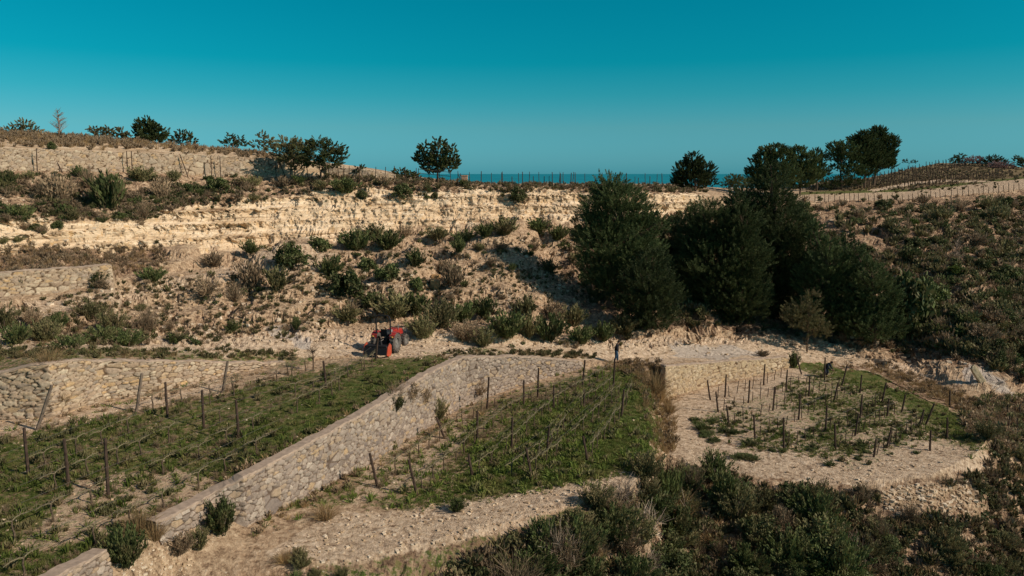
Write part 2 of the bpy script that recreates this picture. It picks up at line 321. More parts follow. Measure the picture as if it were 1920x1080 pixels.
for m_, v_ in ((pale, .8), (dryv, 0), (green, 0)): paint(m_, PTH, v_, False)
paint(grey, [(1270,640),(1420,655),(1400,668),(1250,670)], .7); paint(grey, [(500,600),(550,605),(590,650),(540,655)], .8); paint(grey, [(1790,650),(1850,690),(1910,740),(1800,715)], .8); paint(grey, [(1080,430),(1180,430),(1180,480),(1060,470)], .4)
# relief
def near(a, b): return sstep(a-.35, a, gr)*(1-sstep(b, b+.35, gr))
wallk = near(2, 3)*((GX < 1100) | (GX > 1235))*(GX < 1485)+near(4, 5)*(GX < 540)+near(8, 9)*(GX < 215)+near(12, 13)*(GX < 745)
amp = 1-np.clip(wallk, 0, 1)
flat = (near(1.1, 2) + near(3.0, 4) + near(5.1, 6)); flat = np.clip(flat, 0, 1)
big = fbm(X*.16, Y*.16, Z*.16, 3, 3); med = fbm(X*.6, Y*.6, Z*.9, 4, 5); fine = fbm(X*2.6, Y*2.6, Z*3.2, 4, 9, .6)
Z += amp*((1-flat)*(.30*big+.42*med+.24*fine+.10*fbm(X*6,Y*6,Z*6,2,19))+flat*(.04*big+.07*med+.05*fine))*np.clip(1-sstep(11.9, 12.1, gr)*.55, 0, 1)*np.where(gr > 12, .5, 1)
# cliff and cut bank faces: gullies across, ledges along the bedding
slp = near(7.1, 9.9); Z += slp*amp*1.15*(np.abs(fbm(X*.20, Y*.07, X*0, 3, 81))*2.2-.5)
sq = Z/.95+.5*fbm(X*.12, Y*.12, X*0, 3, 83); fr = sq-np.floor(sq); Z += slp*amp*.62*(sstep(.5, 1, fr)-fr)*.95
bank = np.clip(near(6.5, 6.98)*(GX > 440)+near(10.05, 10.95)*(GX < 1350)*1.0+near(7, 7.7)*.4, 0, 1)
rid = 1-np.abs(fbm(X*.75, Y*.3, Z*.25, 4, 31)); gul = 1-np.abs(fbm(X*1.9, Y*.5, Z*.6, 3, 41))
strat = fbm(X*.30, Y*.3, Z*1.7, 4, 51, .6)
tt = Z/1.25+.40*fbm(X*.09, Y*.09, Z*.1, 3, 55)+.12*fbm(X*.9, Y*.9, Z*.5, 2, 56); saw = tt-np.floor(tt)
n1_ = fbm(X*.8, Y*.8, Z*.8, 2, 57); bk = hsh(np.floor(X*.9+n1_*1.5).astype(int), np.floor(Z*2.1+n1_*1.2).astype(int), (X*0).astype(int), 7)
bk2 = hsh(np.floor(X*2.3+n1_*2.5).astype(int), np.floor(Z*4.5+n1_*2).astype(int), (X*0).astype(int), 8); lw = .45+.55*sstep(-.3, .3, fbm(X*.06, Y*.06, Z*0, 2, 58))
Y -= bank*amp*(1.0*(rid-.75)+.35*(gul-.7)+lw*(1.5*saw*saw*saw+.22*bk+.10*bk2)+.10*fine+.10*med)
X += bank*amp*.25*fbm(X, Y, Z*2, 3, 61)
# lee side of the ridge, falling to the coast, and the ground below the camera
xs, ys, zs = X[-1], Y[-1], Z[-1]
for f, dropm in ((1.25, 3.5), (1.7, 10), (3.5, 45), (12, 205), (40, 260)):
    X = np.vstack([X, xs*f]); Y = np.vstack([Y, ys*f]); Z = np.vstack([Z, np.minimum(zs, zs*f)-dropm])
for a in (green, dryv, pale, cliff, grey): pass
pad = lambda a, v: np.vstack([np.full((2, a.shape[1]), v), a, np.full((5, a.shape[1]), v)])
x0, y0 = X[0].copy(), Y[0].copy()
X = np.vstack([x0*8, x0*1.2, X]); Y = np.vstack([y0*0-60, y0*.3, Y]); Z = np.vstack([x0*0-34, Z[0]-3, Z])
ATT = {'green': pad(green, .3), 'dry': pad(dryv, .6), 'pale': pad(pale, .3), 'cliff': pad(cliff, 0), 'grey': pad(grey, 0)}
nr, nc = X.shape; idx = np.arange(nr*nc).reshape(nr, nc)
GF = np.stack([idx[:-1,:-1], idx[:-1,1:], idx[1:,1:], idx[1:,:-1]], -1).reshape(-1, 4)
GV = np.stack([X, Y, Z], -1).reshape(-1, 3)
ground = link('hillside_ground', npmesh('hillside_ground', GV, GF, {k: v.ravel() for k, v in ATT.items()}, False), M['ground'])
tag(ground, 'pale limestone hillside with green terraces', None, None, 'structure')
bvh = BVHTree.FromPolygons(GV.astype(float).tolist(), GF.tolist())
ORI = Vector((0,0,0))
def hit(px, py):
    u, dy, dz = ray(px, py); h = bvh.ray_cast(ORI, Vector((float(u), float(dy), float(dz))).normalized())
    return h[0]
def drop(x, y, zt=60):
    h = bvh.ray_cast(Vector((x, y, zt)), Vector((0,0,-1))); return h[0]
# sea
def sea_mat():
    m, nt, b = mat_base('sea_water', .35); n = noise(nt, .0006, 4, .5, scalevec(nt, (1, .25, 1)))
    L(nt, ramp(nt, n, [(.35, (.0,.145,.185)), (.65, (.0,.20,.24))]), b.inputs['Base Color']); b.inputs['Specular IOR Level'].default_value = .3; return m
S = 300000
sea = link('sea', npmesh('sea', [(-S, 500, -262), (S, 500, -262), (S, S, -262), (-S, S, -262)], [(0,1,2,3)]), sea_mat()); tag(sea, 'teal sea beyond the ridge', None, None, 'structure')
# ------------------------------------------------------------------ stone walls
def stone_mat(name, cols, mortar, cw):
    m, nt, b = mat_base(name, .9); c = attr(nt, 'cell'); e = attr(nt, 'edge')
    c = mth(nt, 'FRACT', mth(nt, 'MULTIPLY', c, 7.31))
    k = ramp(nt, c, [(i/(len(cols)-1), q) for i, q in enumerate(cols)])
    k = mix(nt, .7, k, ramp(nt, noise(nt, 7, 5, .7), [(.3, .45), (.7, 1.35)]), 'MULTIPLY')
    k = mix(nt, ramp(nt, noise(nt, .5, 3), [(.45, 0), (.7, .35)]), k, cw)
    k = mix(nt, ramp(nt, e, [(.05, 1), (.17, 0)]), k, mortar)
    L(nt, k, b.inputs['Base Color']); bump(nt, b, noise(nt, 12, 5, .7), .6, .05); return m
CREAM = [(.27,.19,.13), (.42,.31,.22), (.34,.26,.20), (.52,.41,.29), (.26,.21,.17), (.50,.33,.17), (.40,.31,.23), (.56,.46,.33)]
GREYS = [(.20,.155,.125), (.30,.235,.19), (.19,.15,.13), (.40,.32,.255), (.26,.205,.17), (.42,.29,.17), (.29,.235,.195), (.45,.37,.30)]
YEL = [(.36,.25,.15), (.47,.36,.235), (.29,.21,.145), (.54,.43,.30), (.42,.29,.16), (.44,.35,.27)]
MW = {'m': stone_mat('wall_grey_stone', GREYS, (.11,.075,.055), (.40,.32,.26)), 'l': stone_mat('wall_cream_stone', CREAM, (.12,.075,.045), (.42,.29,.18)),
      'r': stone_mat('wall_yellow_stone', YEL, (.15,.09,.05), (.44,.34,.21)), 't': stone_mat('wall_upper_stone', CREAM, (.10,.06,.035), (.48,.33,.20))}
M['cap'] = plain('mortar_cap', (.36,.27,.205), .9, .25, 4)
def interp_list(l, q, k): return np.interp(q, [a[0] for a in l], [a[k] for a in l])
def wall(name, base, top, mat, cell, Rr, label, thick=.55, xr=None, capw=.0, step=.055, fade=None, lift=.0, cw=1.35):
    """base row R (py, Y) gives the foot; top = [(px, py)]"""
    px = np.arange(xr[0], xr[1]+.1, 1.0); bY = 1/np.interp(px, PXS, 1/Rr[1]); bpy_ = np.interp(px, PXS, Rr[0])
    u, dy, dz = ray(px, bpy_); bx = u/dy*bY; bz = dz/dy*bY
    tpy = np.interp(px, [a for a, b in top], [b for a, b in top]); u, dy, dz = ray(px, tpy); tz = dz/dy*(bY+.1)
    s = np.concatenate([[0], np.cumsum(np.hypot(np.diff(bx), np.diff(bY)))])
    n = max(8, int(s[-1]/step)); ss = np.linspace(0, s[-1], n)
    wx, wy, wb, wt = (np.interp(ss, s, a) for a in (bx, bY, bz, tz))
    k = 25; kern = np.ones(k)/k
    sm = lambda a: np.convolve(np.pad(a, k//2, mode='edge'), kern, 'valid')
    tx, ty = np.gradient(sm(wx)), np.gradient(sm(wy)); l = np.hypot(tx, ty); nx, ny = ty/l, -tx/l   # points at the camera side
    wb = wb-.35; wt = wt+.02+.05*vn(ss*1.6, ss*0, ss*0, 5)+.03*vn(ss*5, ss*0, ss*0, 6)
    H = max(wt-wb); m = max(6, int(H/step)); hh = np.linspace(0, 1, m)
    Sg, Hg = np.meshgrid(ss, hh); zz = wb+(wt-wb)*Hg
    # irregular stone cells
    cu = Sg/(cell*cw)+.25*fbm(Sg*.8, zz*.8, zz*0, 2, 71); cv = zz/(cell*.78)+.5*fbm(Sg*.5, zz*.7, zz*0, 2, 73); big_ = hsh(np.floor(cu/3).astype(int), np.floor(cv/3).astype(int), (cu*0).astype(int), 99) > .86; cu = np.where(big_, cu*.45, cu); cv = np.where(big_, cv*.45, cv); iu = np.floor(cu).astype(int); iv = np.floor(cv).astype(int)
    d1 = np.full(Sg.shape, 9.); d2 = d1.copy(); cid = np.zeros(Sg.shape)
    for a in (-2, -1, 0, 1, 2):
        for b in (-1, 0, 1):
            gx_, gy_ = iu+a, iv+b; ox = hsh(gx_, gy_, gx_*0, 3); oy = hsh(gx_, gy_, gx_*0, 4); w = hsh(gx_, gy_, gx_*0, 6)**3*.5
            dd = np.sqrt((cu-(gx_+.5+(ox-.5)*.85+.5*(gy_ % 2)))**2+(cv-(gy_+.5+(oy-.5)*.7))**2)-w; r = hsh(gx_, gy_, gx_*0, 5)
            m1 = dd < d1; d2 = np.where(m1, d1, np.minimum(d2, dd)); cid = np.where(m1, r, cid); d1 = np.where(m1, dd, d1)
    e = d2-d1; bul = sstep(.02, .18, e)*(.03+.09*hsh((cid*9999).astype(int), iu*0, iu*0, 8))+.012*fbm(Sg*6, zz*6, zz*0, 3, 77)
    off = bul+.10*(1-Hg)*1.2-.02+.06*fbm(Sg*.3, zz*.3, zz*0, 2, 78)
    VX = wx+nx*off; VY = wy+ny*off; V = [np.stack([VX, VY, zz], -1).reshape(-1, 3)]; C = [cid.ravel()]; E = [e.ravel()]
    ix = np.arange(m*n).reshape(m, n); F = [np.stack([ix[:-1,:-1], ix[:-1,1:], ix[1:,1:], ix[1:,:-1]], -1).reshape(-1, 4)]
    # top and back
    b0 = m*n; tb = np.stack([wx-nx*thick, wy-ny*thick, wt-.02+.02*vn(ss*3, ss*0, ss*0, 9)], -1); bb = np.stack([wx-nx*thick, wy-ny*thick, wb-.1], -1)
    V += [tb, bb]; C += [cid[-1], cid[-1]]; E += [np.full(n, .3)]*2
    it = ix[-1]; i2 = b0+np.arange(n); i3 = i2+n
    F += [np.stack([it[:-1], it[1:], i2[1:], i2[:-1]], -1), np.stack([i2[:-1], i2[1:], i3[1:], i3[:-1]], -1)]
    for e_ in (0, n-1):
        col_ = ix[:, e_]; b1 = sum(len(q) for q in V); pt = np.concatenate(V)[col_]; ex = pt-np.array([nx[e_]*thick, ny[e_]*thick, 0]); V.append(ex); C.append(cid[:, e_]); E.append(e[:, e_]); F.append(np.stack([col_[:-1], b1+np.arange(m-1), b1+np.arange(1, m), col_[1:]], -1))
    root = empty(name, (0,0,0)); tag(root, label, 'stone wall')
    link('wall_face', npmesh(name, np.concatenate(V), np.concatenate(F), {'cell': np.concatenate(C), 'edge': np.concatenate(E)}, True), mat, root)
    if capw:
        st = 3; ids = np.arange(0, n, st); mb = []
        prof = [(-.04, .0), (-.05, .07), (.0, .10), (capw, .10), (capw, -.05)]
        P = np.array([[[wx[i]-nx[i]*(a)+.02*random.uniform(-1, 1), wy[i]-ny[i]*a, wt[i]+h+.012*random.uniform(-1, 1)] for a, h in prof] for i in ids])
        q = len(prof); jj = np.arange(len(ids)*q).reshape(len(ids), q)
        link('wall_cap', npmesh('cap', P.reshape(-1, 3), np.stack([jj[:-1,:-1], jj[1:,:-1], jj[1:,1:], jj[:-1,1:]], -1).reshape(-1, 4), None, False), M['cap'], root)
    return wx, wy, wt
TOPM = list(zip(PXS, R3[0])); TOPL = list(zip(PXS, R5[0])); TOPS = list(zip(PXS, R9[0])); TOPT = list(zip(PXS, R13[0]))
wall('dry_stone_wall', None, [(a, b-1) for a, b in TOPM], MW['m'], .26, R2, 'long grey rubble stone retaining wall curving between the left and middle terraces', xr=(292, 1092), capw=.5)
wall('dry_stone_wall', None, [(a, b-1) for a, b in TOPM], MW['m'], .26, R2, 'short grey stone wall stump at the bottom left corner below the gap in the long wall', xr=(-120, 205), capw=.5)
wall('dry_stone_wall', None, TOPL, MW['l'], .23, R4, 'cream stone retaining wall behind the left terrace with large yellow blocks', xr=(-200, 535), capw=.35, cw=2.0)
wall('dry_stone_wall', None, [(a, b-1) for a, b in TOPM], MW['r'], .27, R2, 'yellow stone retaining wall above the bare right terrace', xr=(1238, 1478), capw=.3, step=.08)
wall('dry_stone_wall', None, TOPS, MW['l'], .28, R8, 'low cream stone wall on the slope at the left edge of the photo', xr=(-200, 212), capw=.3, step=.08, cw=1.7)
wall('dry_stone_wall', None, TOPT, MW['t'], .33, R12, 'long pale stone wall running under the skyline at upper left', xr=(-250, 522), step=.10, thick=.6)
wall('dry_stone_wall', None, TOPT, MW['t'], .33, R12, 'short low stone wall right of the big dark bushes on the ridge', xr=(612, 742), step=.10, thick=.6)
# ------------------------------------------------------------------ foliage builders
def leaves(C, size, elong=2.2, dirs=None, jit=1.0, tint=None, g=None):
    n = len(C); d = rng.normal(size=(n, 3)); d /= np.linalg.norm(d, axis=1)[:, None]
    if dirs is not None: d = dirs+d*jit; d /= np.linalg.norm(d, axis=1)[:, None]
    r = rng.normal(size=(n, 3)); b = np.cross(d, r); b /= np.linalg.norm(b, axis=1)[:, None]+1e-9
    s = (size*(.6+.8*rng.random(n)))[:, None]; a = d*s*.5*elong; w = b*s*.5
    V = np.stack([C-a, C-w+a*.1, C+a, C+w+a*.1], 1).reshape(-1, 3); F = np.arange(4*n).reshape(n, 4)
    t = rng.random(n) if tint is None else np.clip(tint+rng.normal(size=n)*.18, 0, 1)
    return V, F, np.repeat(t, 4)
def joinparts(P):
    V = []; F = []; T = []; b = 0
    for v, f, t in P: V.append(v); F.append(f+b); T.append(t); b += len(v)
    return np.concatenate(V), np.concatenate(F), np.concatenate(T)
def randdir(n, up=0):
    d = rng.normal(size=(n, 3)); d /= np.linalg.norm(d, axis=1)[:, None]
    if up: d[:, 2] = np.abs(d[:, 2])*up
    return d
def shrub_round(n=1100, leaf=.06):
    k = 34; c = randdir(k, 1); c[:, 2] = c[:, 2]*.95; rad = .30+.16*rng.random(k); cc = c*rad[:, None]*[1,1,.95]+[0,0,.16]
    cc = np.vstack([cc, rng.normal(size=(12, 3))*[.14,.14,.12]+[0,0,.25]]); kk = rng.integers(0, len(cc), n); o = randdir(n)*(.05+.10*rng.random(n)[:, None])
    tt = rng.random(len(cc)); C = cc[kk]+o; C[:, 2] = np.abs(C[:, 2])
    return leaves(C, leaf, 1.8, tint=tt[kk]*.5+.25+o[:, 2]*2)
def shrub_spiky(n=1200, leaf=.055, stems=60):
    a = rng.random(stems)*6.283; tilt = rng.random(stems)**.8*.95; L_ = .55+.45*rng.random(stems)
    d = np.stack([np.cos(a)*np.sin(tilt), np.sin(a)*np.sin(tilt), np.cos(tilt)], 1); base = np.stack([np.cos(a)*.12, np.sin(a)*.12, a*0], 1)*rng.random(stems)[:, None]
    k = rng.integers(0, stems, n); t = (.15+.85*rng.random(n)**.8); C = base[k]+d[k]*(L_[k]*t)[:, None]+rng.normal(size=(n, 3))*.035; C[:, 2] = np.abs(C[:, 2]); ts = rng.random(stems)
    return leaves(C*[.75,.75,.85], leaf, 3.0, d[k]+[0,0,.3], .45, tint=ts[k]*.6+.1+.25*t)
def shrub_twig(stems=150, seg=3, w=.010):
    P = []; n = stems; a = rng.random(n)*6.283; tilt = rng.random(n)*1.15; L_ = .4+.5*rng.random(n)
    d = np.stack([np.cos(a)*np.sin(tilt), np.sin(a)*np.sin(tilt), np.cos(tilt)], 1); p = np.stack([np.cos(a), np.sin(a), a*0], 1)*.06*rng.random(n)[:, None]; ts = rng.random(n)
    for s in range(seg):
        q = p+d*(L_/seg)[:, None]; side = np.cross(d, rng.normal(size=(n, 3))); side /= np.linalg.norm(side, axis=1)[:, None]; ww = w*(1-s/seg*.6)
        V = np.stack([p-side*ww, p+side*ww, q+side*ww*.6, q-side*ww*.6], 1).reshape(-1, 3); P.append((V, np.arange(4*n).reshape(n, 4), np.repeat(ts, 4)))
        m = 2; k = np.tile(np.arange(n), m)
        bd = d[k]+rng.normal(size=(n*m, 3))*.5; bp = p[k]+(q-p)[k]*rng.random(n*m)[:, None]; bq = bp+bd*(.14+.1*rng.random(n*m))[:, None]; sd = np.cross(bd, rng.normal(size=(n*m, 3))); sd /= np.linalg.norm(sd, axis=1)[:, None]
        V = np.stack([bp-sd*w*.5, bp+sd*w*.5, bq+sd*w*.25, bq-sd*w*.25], 1).reshape(-1, 3); P.append((V, np.arange(4*n*m).reshape(n*m, 4), np.repeat(ts[k], 4)))
        p = q; d = d+rng.normal(size=(n, 3))*.28; d /= np.linalg.norm(d, axis=1)[:, None]
    V, F, T = joinparts(P); V[:, 2] = np.abs(V[:, 2]); return V*[.8,.8,1], F, T
def tuft(n=170, w=.012, spread=.9):
    a = rng.random(n)*6.283; tilt = rng.random(n)**1.2*spread; L_ = .5+.5*rng.random(n); b = np.stack([np.cos(a), np.sin(a), a*0], 1)*.16*np.sqrt(rng.random(n))[:, None]
    d = np.stack([np.cos(a)*np.sin(tilt), np.sin(a)*np.sin(tilt), np.cos(tilt)], 1); s = np.cross(d, rng.normal(size=(n, 3))); s /= np.linalg.norm(s, axis=1)[:, None]; s *= w
    mid = b+d*(L_*.6)[:, None]; tip = mid+(d*[1.3,1.3,.5])*(L_*.4)[:, None]
    V = np.stack([b-s, b+s, mid+s*.8, mid-s*.8, tip], 1).reshape(-1, 3); i = np.arange(n)[:, None]*5
    F = np.concatenate([i+[0,1,2,3], i+[3,2,4,4]]); T = np.repeat(rng.random(n), 5)
    F = F[:n]; F2 = (np.arange(n)[:, None]*5+[3,2,4]); return V, F, F2, T
def tuftmesh(name, n, w, spread=.9):
    V, F, F2, T = tuft(n, w, spread); m = len(V); V = np.vstack([V, V[4::5]+.002]); T = np.concatenate([T, T[4::5]])
    F2 = np.concatenate([F2, (m+np.arange(len(F2)))[:, None]], 1); F2 = F2[:, [0,1,2,3]]
    return V, np.concatenate([F, F2]), T
def stem_mesh(name, n=7):
    mb = MB()
    for i in range(n):
        a = random.random()*6.28; t = random.uniform(.1, .9); d = Vector((math.cos(a)*math.sin(t), math.sin(a)*math.sin(t), math.cos(t)))
        mb.tube([(0,0,-.12), d*.2+Vector((0,0,-.02)), d*.45+Vector((random.uniform(-.05,.05),0,.02))], [.022,.016,.007], 4, False)
    me = bpy.data.meshes.new(name); me.from_pydata(mb.v, [], mb.f); me.materials.append(M['deadwood']); return me
def lm(name, tup, mat): me = npmesh(name, tup[0], tup[1], {'tint': tup[2]}); me.materials.append(M[mat]); return me
PROTO = {}
for q, (nf, sf) in {'near': (4200, .50), 'far': (1800, .80)}.items():
    for k in range(3):
        PROTO['round', q, k] = lm('round_foliage', shrub_round(int(nf), .062*sf), 'shrub')
        PROTO['bright', q, k] = lm('bright_foliage', shrub_round(int(nf), .062*sf), 'bright')
        PROTO['spiky', q, k] = lm('spiky_foliage', shrub_spiky(int(nf), .050*sf), 'shrub')
        PROTO['olive', q, k] = lm('olive_foliage', shrub_spiky(int(nf), .048*sf), 'olive')
        PROTO['twig', q, k] = lm('bare_twigs', shrub_twig(150 if q == 'near' else 90, 3, .008 if q == 'near' else .016), 'brown')
        PROTO['dead', q, k] = lm('dead_branches', shrub_twig(60, 4, .012), 'dead')
        PROTO['brown', q, k] = lm('brown_foliage', shrub_spiky(int(nf*.8), .045*sf), 'brown')
        PROTO['straw', q, k] = lm('straw_blades', tuftmesh('t', 300 if q == 'near' else 150, .006 if q == 'near' else .013), 'straw')
STEMS = [stem_mesh('stems') for _ in range(3)]
KN = {'round': ('shrub', 'round dark green shrub'), 'bright': ('shrub', 'bright green leafy shrub'), 'spiky': ('shrub', 'dark green upright shrub'), 'olive': ('shrub', 'olive green wiry shrub'),
      'twig': ('dry_bush', 'bare twiggy bush'), 'dead': ('dead_bush', 'pale leafless bush'), 'brown': ('dry_bush', 'withered brown bush'), 'straw': ('grass_tuft', 'straw coloured grass tuft')}
CAT = {'shrub': 'shrub', 'dry_bush': 'dry bush', 'dead_bush': 'dead bush', 'grass_tuft': 'grass tuft'}
NSH = {'n': 0}; UNIQ = set()
def shrub(px, py, w, h, kind, where, group=None, unique=None, metres=False):
    """px,py = foot of the shrub in the photo; w,h pixels"""
    p = hit(px, py)
    if p is None or p.y > 400: return None
    sc = p.y/FPX; W, Hh = (w, h) if metres else (w*sc, h*sc)
    q = 'near' if (p.y < 58) else 'far'; me = PROTO[kind, q, random.randrange(3)]; nm, desc = KN[kind]
    rz = random.random()*6.28
    if p.y < 50 and W > .8 and kind in ('round', 'bright', 'spiky', 'olive'):
        o = empty(nm, p-Vector((0,0,.06)), rz); f = link('foliage', me, None, o); link('stems', random.choice(STEMS), None, o)
    else: o = link(nm, me); o.location = p-Vector((0,0,.05)); o.rotation_euler.z = rz
    zs = Hh/.8 if kind != 'straw' else Hh/.95
    o.scale = (W/.95, W/.95*random.uniform(.85,1.15), zs); o.rotation_euler.x = random.uniform(-.08,.08)
    tag(o, unique or f'{desc} {where}', CAT[nm], None if unique else (group or f"{desc}{'es' if desc.endswith('sh') else 's'} {where}"))
    NSH['n'] += 1; return o
def merge_scatter(name, poly, count, kinds, size, label, cat, kindtag='stuff', zlift=-.03, proto_q='far', clump=False, mat=None, thin=None, at_pts=None):
    xs_ = [a for a, b in poly]; ys_ = [b for a, b in poly]; Vs = []; Fs = []; Ts = []; Ms = []; mats = []; b = 0; base = {}
    for kd in kinds:
        me = kd; V = np.empty(len(me.vertices)*3, np.float32); me.vertices.foreach_get('co', V); V = V.reshape(-1, 3)
        F = np.empty(len(me.loops), np.int32); me.loops.foreach_get('vertex_index', F); k = len(me.loops)//len(me.polygons); F = F.reshape(-1, k)
        T = np.empty(len(V), np.float32); me.attributes['tint'].data.foreach_get('value', T); mm = me.materials[0]
        if mm not in mats: mats.append(mm)
        base[kd.name] = (V, F, T, mats.index(mm))
    n = 0; tries = 0
    while n < count and tries < count*6:
        tries += 1; px = random.uniform(min(xs_), max(xs_)); py = random.uniform(min(ys_), max(ys_))
        if at_pts:
            if tries > len(at_pts): break
            px, py = at_pts[tries-1]
        elif not inpoly(np.array([px+random.gauss(0,9)]), np.array([py+random.gauss(0,6)]), poly)[0]: continue
        if clump and vn(np.array([px*.02]), np.array([py*.05]), np.array([.5]), 33)[0]+random.uniform(-.5,.5) < 0: continue
        if thin and thin(px, py): continue
        p = hit(px, py)
        if p is None or p.y > 300: continue
        V, F, T, mi = base[random.choice(kinds).name]; s = random.uniform(*size); a = random.random()*6.28; c, s_ = math.cos(a), math.sin(a)
        Q = V*[s, s, s*random.uniform(.7, 1.1)]; Q = np.stack([Q[:, 0]*c-Q[:, 1]*s_, Q[:, 0]*s_+Q[:, 1]*c, Q[:, 2]], 1)+[p.x, p.y, p.z+zlift]
        Vs.append(Q); Fs.append(F+b); Ts.append(np.clip(T*.7+random.random()*.3, 0, 1)); Ms.append(np.full(len(F), mi, np.int32)); b += len(V); n += 1
    me = npmesh(name, np.concatenate(Vs), np.concatenate(Fs), {'tint': np.concatenate(Ts)}); [me.materials.append(m_) for m_ in mats]; me.polygons.foreach_set('material_index', np.concatenate(Ms)); o = link(name, me, mat); tag(o, label, cat, None, kindtag); return o
# low-detail units for the ground cover
def small(fn, mat): return lm('unit', fn, mat)
U_GR = [small(tuftmesh('g', 16, .035, 1.2), 'grass') for _ in range(3)]
U_GRN = [small(tuftmesh('g', 14, .05, 1.2), 'grass') for _ in range(3)]
U_ST = [small(tuftmesh('g', 22, .02, .8), 'straw') for _ in range(3)]
U_SC = [small(shrub_spiky(120, .11, 20), 'olive') for _ in range(4)]
U_SD = [small(shrub_round(130, .12), 'shrub') for _ in range(4)]
U_BR = [small(shrub_spiky(110, .10, 20), 'brown') for _ in range(4)]
U_TW = [small(shrub_twig(30, 2, .018), 'brown') for _ in range(3)]
# ------------------------------------------------------------------ shrubs one can point at (foot column, foot row, width, height in photo pixels)
NAMED = [
 (756,372,36,36,'round','dark round shrub hanging on the cliff edge left of the cliff centre'),
 (971,378,34,34,'round','dark round shrub on the cliff edge below the ridge posts'),
 (205,392,66,72,'spiky','large green shrub on the upper left slope above the cliff'),
 (545,500,58,56,'round','dark green shrub on the bench under the cliff foot'),
 (650,558,72,66,'round','large dark shrub on the slope above and left of the tractor'),
 (726,468,56,40,'spiky','wide green shrub on the bench below the pale cliff'),
 (415,1000,62,82,'spiky','bushy dark shrub growing against the near end of the long grey wall'),
 (237,1062,78,96,'spiky','big dark green shrub in the gap between the two pieces of grey wall'),
 (262,1000,62,80,'straw','straw coloured grass clump at the end of the long grey wall'),
 (1236,752,44,56,'straw','tall dry grass clump hiding the left end of the yellow wall'),
 (1225,738,56,64,'straw','dry grass clump behind the tall one at the left end of the yellow wall'),
 (1252,775,40,36,'straw','rusty grass clump below the left end of the yellow wall'),
 (292,1010,50,56,'straw','straw clump in front of the broken end of the long grey wall'),
 (335,1040,60,50,'brown','brown brush under the broken end of the long grey wall'),
 (372,1030,44,50,'olive','olive bush beside the brown brush under the wall end'),
 (735,775,44,46,'spiky','dark shrub spilling over the top of the long grey wall'),
 (88,690,62,52,'straw','golden grass clump on top of the cream wall at left'),
 (115,762,30,48,'straw','rusty grass clump at the foot of the cream wall'),
 (1430,668,26,14,'brown','small dark round bush on the far end of the yellow wall'),
 (1488,690,26,34,'spiky','green shrub at the right end of the yellow wall'),
 (792,636,60,52,'olive','large olive shrub right behind the tractor'),
 (97,280,20,18,'round','small dark round bush above the long upper wall'),
 (855,958,38,30,'spiky','small dark shrub alone on the bare ground below the middle terrace'),
 (1248,960,70,100,'spiky','tall green shrub at the corner below the middle terrace'),
 (1300,930,50,70,'twig','bare pale branches leaning out beside the tall shrub at the middle terrace corner'),
 (1340,900,80,60,'spiky','green shrub under the near left corner of the right terrace'),
 (765,752,56,40,'brown','brown bush leaning on the top of the long wall by the dark shrub'),
 (740,748,44,34,'twig','dry twigs at the foot of the grey wall under its far half'),
 (1015,1030,60,74,'spiky','upright dark shrub at the lower edge of the pale bank'),
 (1085,1045,90,90,'spiky','broad dark shrub below the pale bank in the bottom centre'),
 (895,742,50,34,'brown','brown low bush at the wall foot in the middle terrace'),
 (820,790,40,50,'olive','olive bush against the bend of the long grey wall'),
 (790,762,44,48,'brown','brown bush growing out of the face of the long grey wall'),
 (182,530,40,24,'spiky','green shrub at the right end of the low wall on the left slope'),
 (860,474,34,32,'spiky','dark shrub alone on the brow of the central slope'),
 (1700,625,90,150,'round','large dark bush standing at the foot of the right hillside'),
]
for a in NAMED:
    shrub(a[0], a[1], a[2], a[3], a[4], '', None, a[5])
